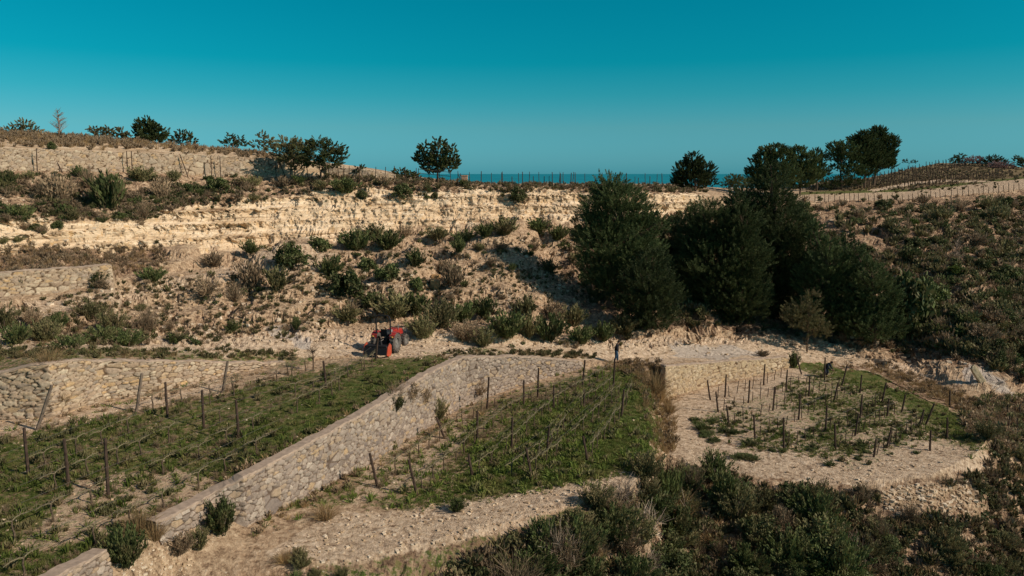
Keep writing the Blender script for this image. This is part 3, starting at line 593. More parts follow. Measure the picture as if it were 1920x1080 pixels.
MID = [(150,332,30,22,'spiky'),(265,340,48,30,'olive'),(350,360,24,22,'round'),(408,358,42,32,'round'),(300,372,40,40,'brown'),(110,375,70,50,'brown'),(36,410,52,30,'spiky'),(108,428,20,20,'round'),
 (132,412,34,22,'olive'),(325,340,30,22,'olive'),(470,350,40,22,'olive'),(560,345,30,18,'spiky'),(648,362,48,30,'spiky'),(678,372,20,20,'round'),(450,350,24,20,'brown'),(15,350,36,34,'spiky'),(165,352,30,40,'twig'),(80,372,50,36,'twig'),
 (720,345,24,18,'brown'),(803,360,20,18,'round'),(815,372,16,16,'round'),(870,350,20,16,'spiky'),(600,355,26,18,'olive'),(528,352,36,24,'brown'),(268,412,40,34,'twig'),(275,404,24,18,'round'),
 (470,475,36,26,'spiky'),(600,470,44,34,'round'),(668,470,66,42,'spiky'),(620,520,50,45,'spiky'),(725,525,50,40,'round'),(778,500,38,36,'spiky'),(690,510,40,36,'round'),(780,545,34,34,'round'),(870,455,44,26,'spiky'),
 (475,540,58,60,'brown'),(520,545,50,50,'olive'),(945,440,64,34,'olive'),(1010,438,60,30,'spiky'),(820,450,50,26,'olive'),(760,445,40,24,'brown'),(700,448,50,30,'olive'),(1045,450,40,30,'spiky'),(910,445,40,30,'spiky'),
 (385,555,60,40,'twig'),(440,565,40,40,'twig'),(285,528,46,30,'spiky'),(40,540,22,30,'olive'),(555,618,18,28,'spiky'),(435,622,26,24,'spiky'),(280,622,46,50,'twig'),(270,622,36,30,'brown'),(190,540,30,20,'brown'),(400,500,40,30,'brown'),
 (90,640,60,50,'olive'),(130,655,60,30,'spiky'),(30,645,60,44,'spiky'),(60,610,40,36,'brown'),(110,612,40,30,'spiky'),(190,640,60,34,'spiky'),(240,648,70,34,'spiky'),(170,600,60,40,'olive'),(330,640,40,18,'spiky'),(5,620,60,60,'olive'),(215,620,50,44,'olive'),
 (740,595,70,50,'olive'),(780,590,60,44,'spiky'),(825,615,70,60,'olive'),(868,605,50,44,'spiky'),(908,595,50,44,'spiky'),(950,635,70,60,'spiky'),(990,632,50,50,'olive'),(1030,640,66,55,'spiky'),(1075,612,44,44,'olive'),(1090,645,54,40,'spiky'),
 (700,575,50,30,'spiky'),(905,650,50,40,'olive'),(870,640,60,46,'brown'),(1130,640,50,40,'spiky'),(1035,600,50,40,'brown'),(985,590,50,40,'olive'),(650,600,50,30,'olive'),(660,590,30,30,'twig'),(1170,628,60,40,'olive'),
 (830,510,40,26,'brown'),(850,540,50,50,'brown'),(940,470,30,20,'brown'),(1000,470,30,20,'twig'),(1030,510,36,26,'olive'),(960,510,20,18,'spiky'),(920,500,24,18,'brown'),(900,470,24,16,'olive')]
for a in MID:
    w = 'on the upper left slope' if a[1] < 430 else ('on the low left bank by the road' if a[0] < 340 and a[1] > 590 else ('on the road bank left of the walker' if a[1] > 565 and a[0] > 560 else 'on the pale slope below the cliff'))
    shrub(*a, w)
SATS = []
for a in MID+[n_[:5] for n_ in NAMED[:6]]:
    for _ in range(5): SATS.append((a[0]+random.gauss(0, a[2]*.6), a[1]+random.gauss(0, a[3]*.25)))
def scatter(poly, n, kinds, smin, smax, where, hr=(.55, .95), avoid=None):
    xs_ = [a for a, b in poly]; ys_ = [b for a, b in poly]; i = 0; t = 0
    while i < n and t < n*8:
        t += 1; px = random.uniform(min(xs_), max(xs_)); py = random.uniform(min(ys_), max(ys_))
        if not inpoly(np.array([px]), np.array([py]), poly)[0]: continue
        if avoid and avoid(px, py): continue
        w = random.uniform(smin, smax)*random.choice([.8, 1, 1.2]); k = random.choices([q[0] for q in kinds], [q[1] for q in kinds])[0]
        wh = where
        if where == 'on the right hillside': wh = ('high' if py < 470 else 'low')+' on the right hillside, '+('towards the pines' if px < 1720 else 'near the photo edge')
        elif 'bottom edge' in where: wh = 'in the bottom scrub, '+('under the middle terrace' if px < 1220 else ('under the right terrace' if px < 1600 else 'in the right corner'))
        if shrub(px, py, w, w*random.uniform(*hr), k, wh, None, None, True): i += 1
HILL = [(1500,385),(1600,386),(1800,381),(1990,368),(1990,720),(1860,690),(1760,650),(1680,655),(1600,620),(1560,500),(1510,420)]
FORE = [(870,1050),(1010,1000),(1130,965),(1215,915),(1250,900),(1330,895),(1450,915),(1600,925),(1760,915),(1850,890),(1870,830),(1990,800),(1990,1180),(760,1180)]
PALEH = lambda x, y: (1530 < x < 1570 and 395 < y < 440) or (1570 < x < 1660 and 440 < y < 470)
scatter([(120,420),(480,400),(640,480),(1080,450),(1110,600),(640,600),(540,640),(340,640),(200,560)], 46, [('spiky',2),('olive',4),('brown',3),('twig',2),('round',1),('straw',2)], .4, 1.0, 'dotted over the pale slope', (.5, .8))
scatter([(0,325),(640,345),(560,372),(400,380),(250,420),(0,460)], 40, [('spiky',2),('olive',3),('brown',4),('twig',2),('round',1)], .6, 1.6, 'above the cliff at left', (.5, .8))
scatter([(1660,470),(1920,450),(1920,640),(1720,640)], 8, [('dead',1)], .8, 1.5, 'among the green scrub of the right hillside', (.6, .9))
scatter([(1215,880),(1290,880),(1300,1000),(1120,1040),(1100,960)], 14, [('spiky',3),('olive',3),('brown',2),('dead',1)], 1.0, 2.0, 'on the bank below the corner of the middle terrace', (.6, 1.0))
scatter(HILL, 105, [('round',4),('spiky',3),('olive',4),('brown',2),('bright',1),('twig',1)], 1.3, 3.0, 'on the right hillside', (.6, .9), PALEH)
FAV = lambda x, y: (1650 < x < 1830 and 912 < y < 975)
scatter([(1200,1000),(1500,1000),(1990,930),(1990,1180),(1100,1180)], 22, [('round',3),('spiky',3),('bright',1),('olive',3)], 1.4, 2.6, 'in the bottom right thicket', (.6, .85), FAV)
scatter(FORE, 92, [('spiky',5),('olive',5),('brown',2),('dead',3),('twig',2),('round',2),('straw',2)], .9, 2.0, 'in the scrub along the bottom edge', (.6, 1.0), FAV)
scatter([(1830,700),(1990,700),(1990,900),(1860,870),(1830,800)], 14, [('spiky',3),('olive',3),('brown',2)], .9, 1.7, 'right of the bare terrace', (.6, .9))
scatter([(440,1020),(620,960),(760,1080),(420,1110)], 8, [('olive',2),('straw',2),('spiky',1)], .5, 1.0, 'at the foot of the near wall end', (.6, .9))
scatter([(1300,780),(1360,780),(1430,860),(1400,870),(1310,820)], 16, [('spiky',3),('round',1)], .6, 1.1, 'in the dark green patch of the right terrace', (.3, .45))
scatter([(1340,800),(1560,740),(1800,840),(1820,860),(1600,890),(1440,860)], 20, [('spiky',2),('round',2)], .4, .8, 'among the stakes of the right terrace', (.4, .6))
# ground cover nobody could count
UG = U_GR+U_GRN
GP = lambda P, thr: None
merge_scatter('terrace_grass', LEFT_T, 9000, U_GR, (.14,.30), 'green grass and weeds covering the left terrace', 'grass', thin=lambda x, y: inpoly(np.array([x]), np.array([y]), [(20,1050),(130,900),(330,880),(430,905),(290,985)])[0] and random.random() < .85)
merge_scatter('terrace_grass', MID_T, 7500, U_GR, (.16,.32), 'green grass and weeds covering the middle terrace', 'grass', thin=lambda x, y: random.random() < min(.88, max(0, .42-(x-(850+(930-y)*.8))/230)))
merge_scatter('terrace_grass', [(1480,700),(1560,684),(1650,706),(1860,815),(1830,850),(1730,800),(1620,840),(1560,860),(1400,840),(1440,770)], 2400, U_GRN, (.14,.30), 'patchy green grass on the right terrace', 'grass', clump=True)
merge_scatter('weed_clumps', LEFT_T, 1500, U_GRN+U_SC[:1], (.28,.55), 'taller weed clumps dotted over the left terrace', 'weeds', clump=True)
merge_scatter('weed_clumps', MID_T, 1700, U_GRN+U_GRN+U_SC[:1], (.28,.6), 'taller weed clumps dotted over the middle terrace', 'weeds', clump=True, thin=lambda x, y: random.random() < min(.9, max(0, .4-(x-(850+(930-y)*.8))/230)))
merge_scatter('weed_clumps', RIGHT_T, 800, U_GRN+U_SC[:1], (.25,.5), 'weed clumps dotted over the right terrace', 'weeds', clump=True)
merge_scatter('wall_foot_weeds', [(470,985),(600,915),(700,862),(800,800),(930,742),(1010,720),(930,760),(800,830),(700,885),(600,940),(480,1010)], 320, U_GR+U_ST+U_BR, (.2,.5), 'dry weeds along the foot of the long grey wall', 'weeds')
merge_scatter('wall_foot_weeds', [(0,800),(200,755),(420,706),(540,690),(540,700),(420,716),(200,765),(0,812)], 160, U_ST+U_BR+U_GR, (.2,.5), 'dry weeds along the foot of the cream wall', 'weeds')
merge_scatter('dry_grass_belt', [(1130,676),(1240,682),(1255,748),(1268,840),(1240,870),(1225,800),(1205,720)], 620, U_ST+U_ST+U_BR[:1], (.35,.7), 'rusty dry grass on the step beside the middle terrace', 'dry grass')
merge_scatter('dry_grass_belt', [(1560,676),(1650,696),(1760,748),(1880,800),(1920,790),(1780,735),(1660,690)], 1000, U_ST+U_ST+U_BR[:1], (.3,.65), 'dry pinkish grass along the far edge of the right terrace', 'dry grass')
merge_scatter('dry_grass_belt', [(0,525),(0,465),(300,460),(320,500),(215,512)], 620, U_ST+U_BR+U_TW+U_ST, (.3,.7), 'brown dry grass on the bench at the left edge', 'dry grass')
merge_scatter('ridge_dry_grass', [(-60,246),(120,246),(300,262),(560,292),(640,305),(560,300),(300,276),(0,264),(-60,262)], 900, U_ST+U_BR, (.5,1.0), 'dry grass along the upper left skyline', 'dry grass')
merge_scatter('ridge_dry_grass', [(560,345),(640,330),(900,343),(1320,346),(1330,362),(1100,356),(900,352),(700,346)], 1000, U_ST+U_BR+U_SC, (.35,.85), 'brown grass and low brush along the cliff edge', 'dry grass')
merge_scatter('wall_top_grass', [(-60,676),(100,668),(420,668),(560,672),(560,660),(0,655),(-60,655)], 500, U_GR+U_SC+U_ST, (.2,.5), 'green weeds between the cream wall and the road', 'weeds')
merge_scatter('wall_top_grass', [(430,905),(600,826),(720,757),(800,700),(870,670),(850,664),(770,700),(690,752),(560,830),(400,905)], 450, U_ST+U_BR+U_GR, (.2,.5), 'brown fringe of weeds behind the top of the long grey wall', 'weeds')
merge_scatter('road_edge_weeds', [(800,666),(960,658),(1120,664),(1090,672),(960,666)], 220, U_ST+U_SC, (.25,.5), 'weeds along the road behind the grey wall', 'weeds')
merge_scatter('slope_scrub', [(-60,325),(640,345),(560,372),(400,380),(250,410),(-60,420)], 1300, U_SC+U_BR+U_SD+U_TW+U_BR, (.3,.8), 'low mixed scrub on the slope above the cliff', 'scrub', clump=True)
merge_scatter('slope_scrub', [(300,520),(620,480),(1090,440),(1110,630),(900,590),(640,600),(560,640),(-60,655),(-60,600)], 2300, U_SC+U_BR+U_TW+U_ST+U_ST+U_SC, (.2,.55), 'small dry tufts dotted over the pale slope', 'scrub', clump=True)
merge_scatter('hillside_scrub', HILL+[(1300,600),(1100,560),(1060,430),(1320,400)], 3300, U_SC+U_SD+U_BR+U_TW+U_SC, (.6,1.5), 'dense low scrub covering the right hillside', 'scrub', thin=PALEH)
merge_scatter('foreground_scrub', FORE, 2700, U_SC+U_BR+U_TW+U_ST+U_SC+U_SD, (.35,.95), 'dense low scrub along the bottom edge', 'scrub', thin=lambda x, y: FAV(x, y) or (1090 < x < 1260 and 960 < y < 1060 and random.random() < .7))
merge_scatter('bank_top_brush', [(1130,628),(1250,612),(1400,610),(1600,645),(1760,670),(1860,680),(1760,640),(1500,600),(1250,590)], 420, U_BR+U_SC+U_TW, (.4,.9), 'brown brush along the top of the cut bank under the pines', 'scrub')
merge_scatter('fringe_scrub', [(1840,745),(1990,740),(1990,860),(1880,850),(1800,790)], 500, U_SC+U_BR+U_TW, (.4,.9), 'tangled brush beside the right terrace', 'scrub')
merge_scatter('far_field_edge', [(1500,366),(1700,360),(1850,345),(1990,325),(1990,318),(1850,338),(1700,354),(1500,362)], 260, U_SC+U_GR, (.3,.9), 'grass verge above the far ploughed field', 'grass')
for k_, (u_, sz, lb) in enumerate([(U_SC+U_SD, (.35,.8), 'small green tufts crowding round the slope shrubs'), (U_BR+U_TW, (.4,.9), 'dry stems and litter crowding round the slope shrubs')]):
    it = iter(SATS[k_::2]); cur = [0, 0]
    def pick():
        return next(it, None)
    _u = random.uniform; seq = SATS[k_::2]; merge_scatter('shrub_litter', [(0,300),(1300,300),(1300,670),(0,670)], len(seq), u_, sz, lb, 'scrub', at_pts=seq)
# loose stones
def stones(name, regions, label, mat):
    base = np.array([(x,y,z) for x in (-1,1) for y in (-1,1) for z in (-1,1)], float); FB = np.array([(0,1,3,2),(4,6,7,5),(0,4,5,1),(2,3,7,6),(0,2,6,4),(1,5,7,3)])
    V = []; F = []; b = 0; T = []
    for poly, n, s0, s1 in regions:
        xs_ = [a for a, c in poly]; ys_ = [c for a, c in poly]; i = 0; t = 0
        while i < n and t < n*6:
            t += 1; px = random.uniform(min(xs_), max(xs_)); py = random.uniform(min(ys_), max(ys_))
            if not inpoly(np.array([px]), np.array([py]), poly)[0]: continue
            p = hit(px, py)
            if p is None or p.y > 160: continue
            s = s0+(s1-s0)*random.random()**3
            q = base*rng.uniform(.5, 1.1, (8, 3))*[s, s*.85, s*.62]*.8; a = random.random()*6.28; c_, s_ = math.cos(a), math.sin(a)
            q = np.stack([q[:, 0]*c_-q[:, 1]*s_, q[:, 0]*s_+q[:, 1]*c_, q[:, 2]], 1)+[p.x, p.y, p.z+s*.12]
            V.append(q); F.append(FB+b); T.append(np.full(8, random.random())); b += 8; i += 1
    o = link(name, npmesh(name, np.concatenate(V), np.concatenate(F), {'tint': np.concatenate(T)}), mat); tag(o, label, 'stones', None, 'stuff')
def rockmat(name, cols):
    m, nt, b = mat_base(name, .9); k = ramp(nt, attr(nt, 'tint'), [(i/(len(cols)-1), q) for i, q in enumerate(cols)])
    k = mix(nt, .5, k, ramp(nt, noise(nt, 9, 5), [(.3, .5), (.7, 1.4)]), 'MULTIPLY'); L(nt, k, b.inputs['Base Color']); bump(nt, b, noise(nt, 14, 4), .5, .04); return m
M['rock'] = rockmat('loose_rock', [(.30,.20,.12), (.46,.33,.21), (.56,.43,.30), (.68,.56,.43)])
stones('loose_stones', [([(500,1050),(640,960),(780,950),(1000,915),(1230,870),(1100,940),(900,1010),(640,1060)], 900, .02, .12), ([(1250,770),(1480,690),(1560,690),(1850,850),(1600,910),(1330,880)], 1100, .02, .13),
  ([(-60,830),(0,790),(290,740),(420,706),(420,735),(60,820)], 400, .02, .10), (LEFT_T, 700, .02, .09), (MID_T, 450, .02, .09)], 'pale limestone chips strewn over the terraces', M['rock'])
stones('slope_rubble', [([(300,520),(640,480),(1090,430),(1110,620),(900,600),(640,600),(500,640),(0,650),(0,590)], 2600, .03, .26), ([(-60,400),(250,400),(700,345),(1330,365),(1330,400),(700,440),(250,466),(-60,480)], 500, .05, .3),
  ([(560,600),(1180,640),(1500,625),(1700,690),(1560,670),(1240,668),(600,655)], 900, .03, .2), ([(1500,390),(1700,440),(1900,690),(1700,690),(1520,600)], 500, .08, .35), ([(0,320),(600,340),(300,400),(0,400)], 400, .05,.25)], 'broken pale rock scattered over the slopes', M['rock'])
stones('collapsed_rubble', [([(205,1020),(292,985),(330,960),(400,950),(400,1010),(330,1100),(200,1140)], 520, .03, .13), ([(1640,915),(1780,905),(1835,900),(1835,960),(1760,985),(1660,960)], 700, .05, .2), ([(1090,985),(1140,975),(1140,1030),(1100,1050)], 200, .05, .2), ([(1160,970),(1250,960),(1240,1010),(1170,1020)], 200, .05, .2)], 'tumbled blocks from fallen dry stone walls', M['rock'])
# two single rocks
def rock(name, px, py, w, h, d, lean, label, mat):
    import bmesh
    p = hit(px, py); sc = p.y/FPX; bm = bmesh.new(); bmesh.ops.create_icosphere(bm, subdivisions=4, radius=.5); sd = random.random()*50
    for v in bm.verts:
        c = v.co; q = np.array([c.x, c.y, c.z]); m_ = max(abs(c.x), abs(c.y)*.9, abs(c.z))/.5; s_ = 1/(m_**.75)*(1+.22*float(fbm(np.array([c.x*3+sd]), np.array([c.y*3]), np.array([c.z*3]), 4, 3)[0]))
        v.co = Matrix.Rotation(lean, 3, 'Y') @ Vector((c.x*s_*w*sc*1.15, c.y*s_*d*sc*1.15, c.z*s_*h*sc*1.1))
    me = bpy.data.meshes.new(name); bm.to_mesh(me); bm.free(); o = link(name, me, mat); o.location = p+Vector((0,0,h*sc*.36)); tag(o, label, 'rock'); return o
M['slab'] = plain('pale_slab', (.50,.39,.25), .9, .3, 3); M['orange_rock'] = plain('orange_rock', (.38,.23,.11), .95, .55, 3)
rock('rock_slab', 1832,716,10,38,7, -.62, 'long pale rock slab leaning on the grey bank at right', M['slab'])
rock('boulder', 816,541,17,20,17, .1, 'orange boulder standing out on the central slope', M['orange_rock'])
rock('boulder', 817,521,15,7,14, .0, 'flat orange rock lying on top of the orange boulder', M['orange_rock'])
# ------------------------------------------------------------------ trees
def tree(name, blobs, foot, Yd, label, kind='pine', dens=1.0, leaf=.16, trunk=.2, group=None, cat='tree', mat='pine', fine=.5, stemto=.8):
    """blobs: (px, py, rx, ry) crown lobes in photo pixels at distance Yd"""
    sc = Yd/FPX; f = at(foot[0], foot[1], Yd); g = drop(f.x, f.y); f = Vector((f.x, f.y, g.z)) if g else f
    cs = []; P = []
    for bx, by, rx, ry in blobs:
        if Yd < 90: rx *= 1.12; ry *= 1.06
        c = at(bx, by, Yd); rx *= sc; ry *= sc; c.y += random.uniform(-.35, .35)*rx; ryd = rx*.9; cs.append((c, rx, ry))
        area = rx*ry*12.5; k = max(18, int(area*dens*(6.6 if Yd < 90 else 5.6)))
        d = randdir(k); rad = .35+.65*rng.random(k)**.5; lump = 1+.30*vn(d[:, 0]*2.2+c.x, d[:, 1]*2.2, d[:, 2]*2.2, 91)
        pc = d*(rad*lump)[:, None]*[rx, ryd, ry]+np.array(c)
        pr = (.16+.26*rng.random(k))*min(1.0, max(.5, rx*.5)); n = int((105 if Yd < 90 else 80)*dens**.3)
        kk = np.repeat(np.arange(k), n); ts = rng.random(k); far = Yd > 90
        ax = d*[1,1,.35]+[0,0,.75 if kind == 'pine' else .45]+rng.normal(size=(k, 3))*.25; ax /= np.linalg.norm(ax, axis=1)[:, None]
        t_ = rng.random(len(kk)); o = randdir(len(kk)); wd = (1-.75*t_)*(.62+.38*rng.random(len(kk)))
        C = pc[kk]+ax[kk]*(pr[kk]*2.3*(t_-.35))[:, None]+o*(pr[kk]*.62*wd)[:, None]
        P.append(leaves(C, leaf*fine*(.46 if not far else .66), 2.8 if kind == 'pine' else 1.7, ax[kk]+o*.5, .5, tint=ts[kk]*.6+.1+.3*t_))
    V, F, T = joinparts(P); root = empty(name, f); tag(root, label, cat, group)
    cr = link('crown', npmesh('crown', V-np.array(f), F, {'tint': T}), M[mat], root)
    top = max(c.z+ry*.3 for c, rx, ry in cs); mb = MB(); mx_ = sum(c.x for c, _, _ in cs)/len(cs)
    pts = [Vector((0,0,-.3))]; hgt = (top-f.z)*stemto
    for i in range(1, 7): t = i/6; pts.append(Vector(((mx_-f.x)*t**1.3+random.uniform(-.12,.12)*trunk*4, random.uniform(-.1,.1)*trunk*4, hgt*t)))
    mb.tube(pts, [trunk*(1-.8*i/6) for i in range(7)], 7)
    for c, rx, ry in cs:
        e = c-f; j = max(1, min(5, int(6*max(0, e.z-rx*.4)/max(hgt, .1)))); s = pts[j]
        for q in range(3):
            ee = e+Vector((random.uniform(-.5,.5)*rx, random.uniform(-.5,.5)*rx, random.uniform(-.2,.5)*ry)); m_ = (s+ee)/2+Vector((0,0,-.08*rx))
            mb.tube([s, m_, ee], [trunk*.4, trunk*.25, trunk*.08], 5, False)
    mb.build('trunk', M['bark'], root); return root
# big pines on the slope
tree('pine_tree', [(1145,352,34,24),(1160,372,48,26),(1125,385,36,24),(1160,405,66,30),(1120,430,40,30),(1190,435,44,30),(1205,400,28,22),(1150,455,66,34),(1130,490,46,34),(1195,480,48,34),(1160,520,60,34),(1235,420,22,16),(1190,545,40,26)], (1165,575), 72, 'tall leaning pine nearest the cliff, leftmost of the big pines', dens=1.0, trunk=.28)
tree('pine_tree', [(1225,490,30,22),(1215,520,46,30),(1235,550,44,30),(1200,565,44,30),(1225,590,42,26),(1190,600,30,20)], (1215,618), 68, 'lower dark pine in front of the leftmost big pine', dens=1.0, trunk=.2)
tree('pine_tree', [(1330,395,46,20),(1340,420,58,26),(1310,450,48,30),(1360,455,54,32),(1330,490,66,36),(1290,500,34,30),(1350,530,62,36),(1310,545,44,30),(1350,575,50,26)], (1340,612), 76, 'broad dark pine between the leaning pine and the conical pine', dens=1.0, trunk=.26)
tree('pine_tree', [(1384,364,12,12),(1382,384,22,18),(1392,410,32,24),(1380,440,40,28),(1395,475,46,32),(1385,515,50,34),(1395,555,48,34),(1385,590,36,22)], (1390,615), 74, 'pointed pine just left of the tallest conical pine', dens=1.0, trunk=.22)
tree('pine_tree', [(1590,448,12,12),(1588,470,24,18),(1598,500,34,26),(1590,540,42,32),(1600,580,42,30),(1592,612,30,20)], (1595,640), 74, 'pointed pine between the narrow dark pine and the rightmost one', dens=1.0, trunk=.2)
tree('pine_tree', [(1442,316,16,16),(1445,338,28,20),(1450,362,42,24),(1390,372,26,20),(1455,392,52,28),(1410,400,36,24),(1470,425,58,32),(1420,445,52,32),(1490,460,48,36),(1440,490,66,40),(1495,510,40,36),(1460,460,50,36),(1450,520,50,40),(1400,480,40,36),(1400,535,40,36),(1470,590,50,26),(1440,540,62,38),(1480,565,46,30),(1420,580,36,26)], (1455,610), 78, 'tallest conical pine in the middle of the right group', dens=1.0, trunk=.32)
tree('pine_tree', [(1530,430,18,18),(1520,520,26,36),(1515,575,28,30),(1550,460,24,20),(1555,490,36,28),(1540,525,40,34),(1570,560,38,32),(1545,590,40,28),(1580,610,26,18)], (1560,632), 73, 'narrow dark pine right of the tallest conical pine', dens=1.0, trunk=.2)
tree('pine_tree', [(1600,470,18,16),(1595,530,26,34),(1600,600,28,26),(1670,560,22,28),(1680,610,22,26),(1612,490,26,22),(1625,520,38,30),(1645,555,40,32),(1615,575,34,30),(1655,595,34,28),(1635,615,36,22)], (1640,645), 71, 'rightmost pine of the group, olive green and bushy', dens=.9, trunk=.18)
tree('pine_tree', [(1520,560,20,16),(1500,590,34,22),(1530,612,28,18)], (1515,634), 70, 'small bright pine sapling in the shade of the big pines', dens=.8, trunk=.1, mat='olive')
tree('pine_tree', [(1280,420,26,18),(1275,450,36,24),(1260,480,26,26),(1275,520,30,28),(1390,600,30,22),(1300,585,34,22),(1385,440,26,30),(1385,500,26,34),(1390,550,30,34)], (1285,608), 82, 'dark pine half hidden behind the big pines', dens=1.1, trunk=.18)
# ridge trees
tree('pine_tree', [(1300,300,20,14),(1290,318,28,16),(1320,318,24,16),(1300,335,40,16),(1275,338,16,12),(1330,338,16,12)], (1303,350), 118, 'rounded pine alone on the ridge in front of the sea', dens=1.0, leaf=.2, trunk=.2)
tree('shrub_tree', [(1375,335,16,9),(1392,342,22,10),(1365,345,14,8)], (1380,352), 135, 'low bushy tree on the ridge right of the rounded pine', kind='b', dens=.8, leaf=.22, trunk=.12, mat='shrub')
tree('pine_tree', [(1450,282,26,12),(1432,298,26,14),(1470,298,26,16),(1425,322,24,14),(1460,325,40,18),(1440,340,40,14)], (1450,356), 140, 'wide dark umbrella pine left of the skyline pine clump', dens=1.0, leaf=.22, trunk=.25)
tree('pine_tree', [(1495,285,18,12),(1510,300,26,14),(1495,318,32,16),(1525,325,22,14),(1500,340,34,12)], (1500,360), 145, 'lighter green pine in the middle of the skyline clump', dens=.9, leaf=.22, trunk=.2, mat='pine')
tree('pine_tree', [(1535,288,16,9),(1532,305,20,12),(1540,322,20,10)], (1532,352), 155, 'thin small crowned pine between the two skyline masses', dens=.7, leaf=.22, trunk=.15)
tree('pine_tree', [(1565,275,18,10),(1585,280,22,13),(1562,292,18,9),(1595,298,26,12),(1600,318,24,12),(1570,312,14,7)], (1575,343), 160, 'open pine with bare trunks showing on the skyline', dens=.8, leaf=.22, trunk=.26, stemto=.95)
tree('pine_tree', [(1620,253,16,9),(1608,263,20,10),(1625,272,26,14),(1610,290,24,12),(1635,298,24,14),(1625,318,20,12)], (1622,340), 162, 'dark pine leaning against the tallest skyline pine', dens=1.1, leaf=.22, trunk=.24)
tree('pine_tree', [(1650,246,16,9),(1645,262,24,13),(1662,268,20,14),(1640,285,26,15),(1665,288,20,15),(1650,305,28,12),(1665,305,14,10)], (1639,336), 165, 'tallest rounded pine at the right end of the skyline clump', dens=1.2, leaf=.22, trunk=.3, stemto=.7)
tree('dark_bush', [(1580,338,24,10),(1605,340,18,8),(1548,345,22,8)], (1580,352), 158, 'dark undergrowth below the open skyline pine', kind='b', dens=.8, leaf=.22, trunk=.08, mat='shrub', cat='bush')
CAROB = [(800,278,16,12),(822,270,18,12),(845,280,14,12),(795,298,20,16),(825,298,26,16),(850,300,14,14),(810,312,24,12),(838,312,20,10),(782,300,6,8)]
tree('broadleaf_tree', CAROB, (822,334), 97, 'broad leafy tree alone on the ridge above the cliff', kind='b', dens=.85, leaf=.24, trunk=.16, mat='olivedark' if 'olivedark' in M else 'shrub', fine=.6)
tree('conifer', [(278,226,10,9),(272,238,22,11),(290,240,16,10),(278,252,32,12),(265,260,18,8),(295,260,18,8)], (280,272), 98, 'dark bushy conifer on the left skyline', dens=1.1, leaf=.2, trunk=.16)
for (bl, ft, Y_, lb, mt) in [
 ([(42,232,14,8),(30,240,16,8),(55,242,16,8),(10,243,14,6)], (42,254), 87, 'spreading tree at the far left of the skyline', 'olive'),
 ([(178,242,12,7),(200,245,14,8),(190,250,20,7)], (190,262), 93, 'thin olive tree left of the dark conifer', 'olive'),
 ([(228,246,14,8),(222,254,16,7),(240,256,12,6)], (230,265), 95, 'round grey green tree touching the dark conifer', 'olive'),
 ([(338,250,12,8),(355,255,12,7),(335,262,20,8),(360,264,12,5)], (340,274), 101, 'low dark tree right of the dark conifer', 'shrub'),
 ([(433,256,9,8),(448,261,10,7),(430,268,18,7),(455,270,12,5)], (436,281), 105, 'spiky topped dark bush on the left skyline', 'shrub'),
 ([(490,252,10,8),(505,262,14,8),(480,270,14,8),(510,275,18,8)], (495,288), 96, 'thin leafy tree at the left of the big dark bushes', 'olive'),
 ([(540,268,24,10),(525,282,20,14),(560,280,26,16),(545,298,24,12),(560,308,20,10)], (545,318), 88, 'rusty green bush, left of the two big ones on the ridge', 'olive'),
 ([(600,268,22,8),(625,275,22,10),(590,285,28,14),(625,292,24,12),(640,285,12,8),(585,302,24,10),(615,306,26,10)], (600,322), 88, 'big dark bush on the ridge beside the long upper wall', 'shrub'),
 ([(675,316,14,7),(668,322,12,6)], (674,332), 92, 'small dark bush against the low wall on the ridge', 'shrub'),
 ([(752,322,20,6),(768,328,18,6)], (758,338), 95, 'dark low bush at the right end of the low ridge wall', 'shrub'),
 ([(1800,293,10,6),(1790,300,10,6)], (1798,312), 208, 'little dark tree left of the first blossoming almond', 'shrub'),
 ([(1862,297,14,6),(1878,303,12,6),(1850,303,10,5)], (1864,314), 204, 'dark round tree between the blossoming almonds', 'shrub'),
 ([(1910,300,10,8),(1925,305,14,8)], (1915,320), 200, 'dark tree cut by the right edge of the photo on the skyline', 'shrub'),
 ([(1697,302,6,4),(1712,303,6,4)], (1704,316), 206, 'pair of small bushes right of the skyline pines', 'shrub'),
 ([(1825,299,18,6),(1812,303,10,5),(1838,304,10,5)], (1826,314), 207, 'blossoming almond tree, left one on the far hill', 'pink'),
 ([(1880,309,20,6),(1865,313,10,5),(1895,313,12,5)], (1880,324), 200, 'blossoming almond tree, right one on the far hill', 'pink')]:
    tree('skyline_bush' if 'bush' in lb else 'skyline_tree', bl, ft, Y_, lb, kind='b', dens=.75, leaf=.24, trunk=.1, mat=mt, fine=.55, cat='bush' if 'bush' in lb else 'tree')
def bare_tree(foot, Yd, hpx, label, conif=True, r=.09):
    f = at(foot[0], foot[1], Yd); g = drop(f.x, f.y); f = Vector((f.x, f.y, g.z)); H_ = hpx*Yd/FPX; root = empty('bare_tree', f); tag(root, label, 'tree')
    mb = MB(); mb.tube([(0,0,-.2), (.05,0,H_*.5), (0,.05,H_)], [r, r*.6, r*.2], 6); mb.build('trunk', M['deadwood'] if conif else M['bark'], root)
    mb = MB()
    for i in range(60 if conif else 26):
        t = random.uniform(.12, .97) if conif else random.uniform(.35, .95); a = random.random()*6.28; l = H_*(.52*(1-t*.55) if conif else .4)*random.uniform(.6,1); up = .55 if conif else .8
        s = Vector((0,0,H_*t)); d = Vector((math.cos(a), math.sin(a), up)).normalized()*l; m_ = s+d*.55; mb.tube([s, m_, s+d+Vector((0,0,l*.12))], [r*.3, r*.2, r*.07], 4, False)
        for q in range(3): e = s+d*random.uniform(.4,.9); mb.tube([e, e+Vector((random.uniform(-1,1), random.uniform(-1,1), random.uniform(.1,.9)))*l*.28], [r*.14, r*.05], 3, False)
    mb.build('branches', M['deadwood'] if conif else M['bark'], root)
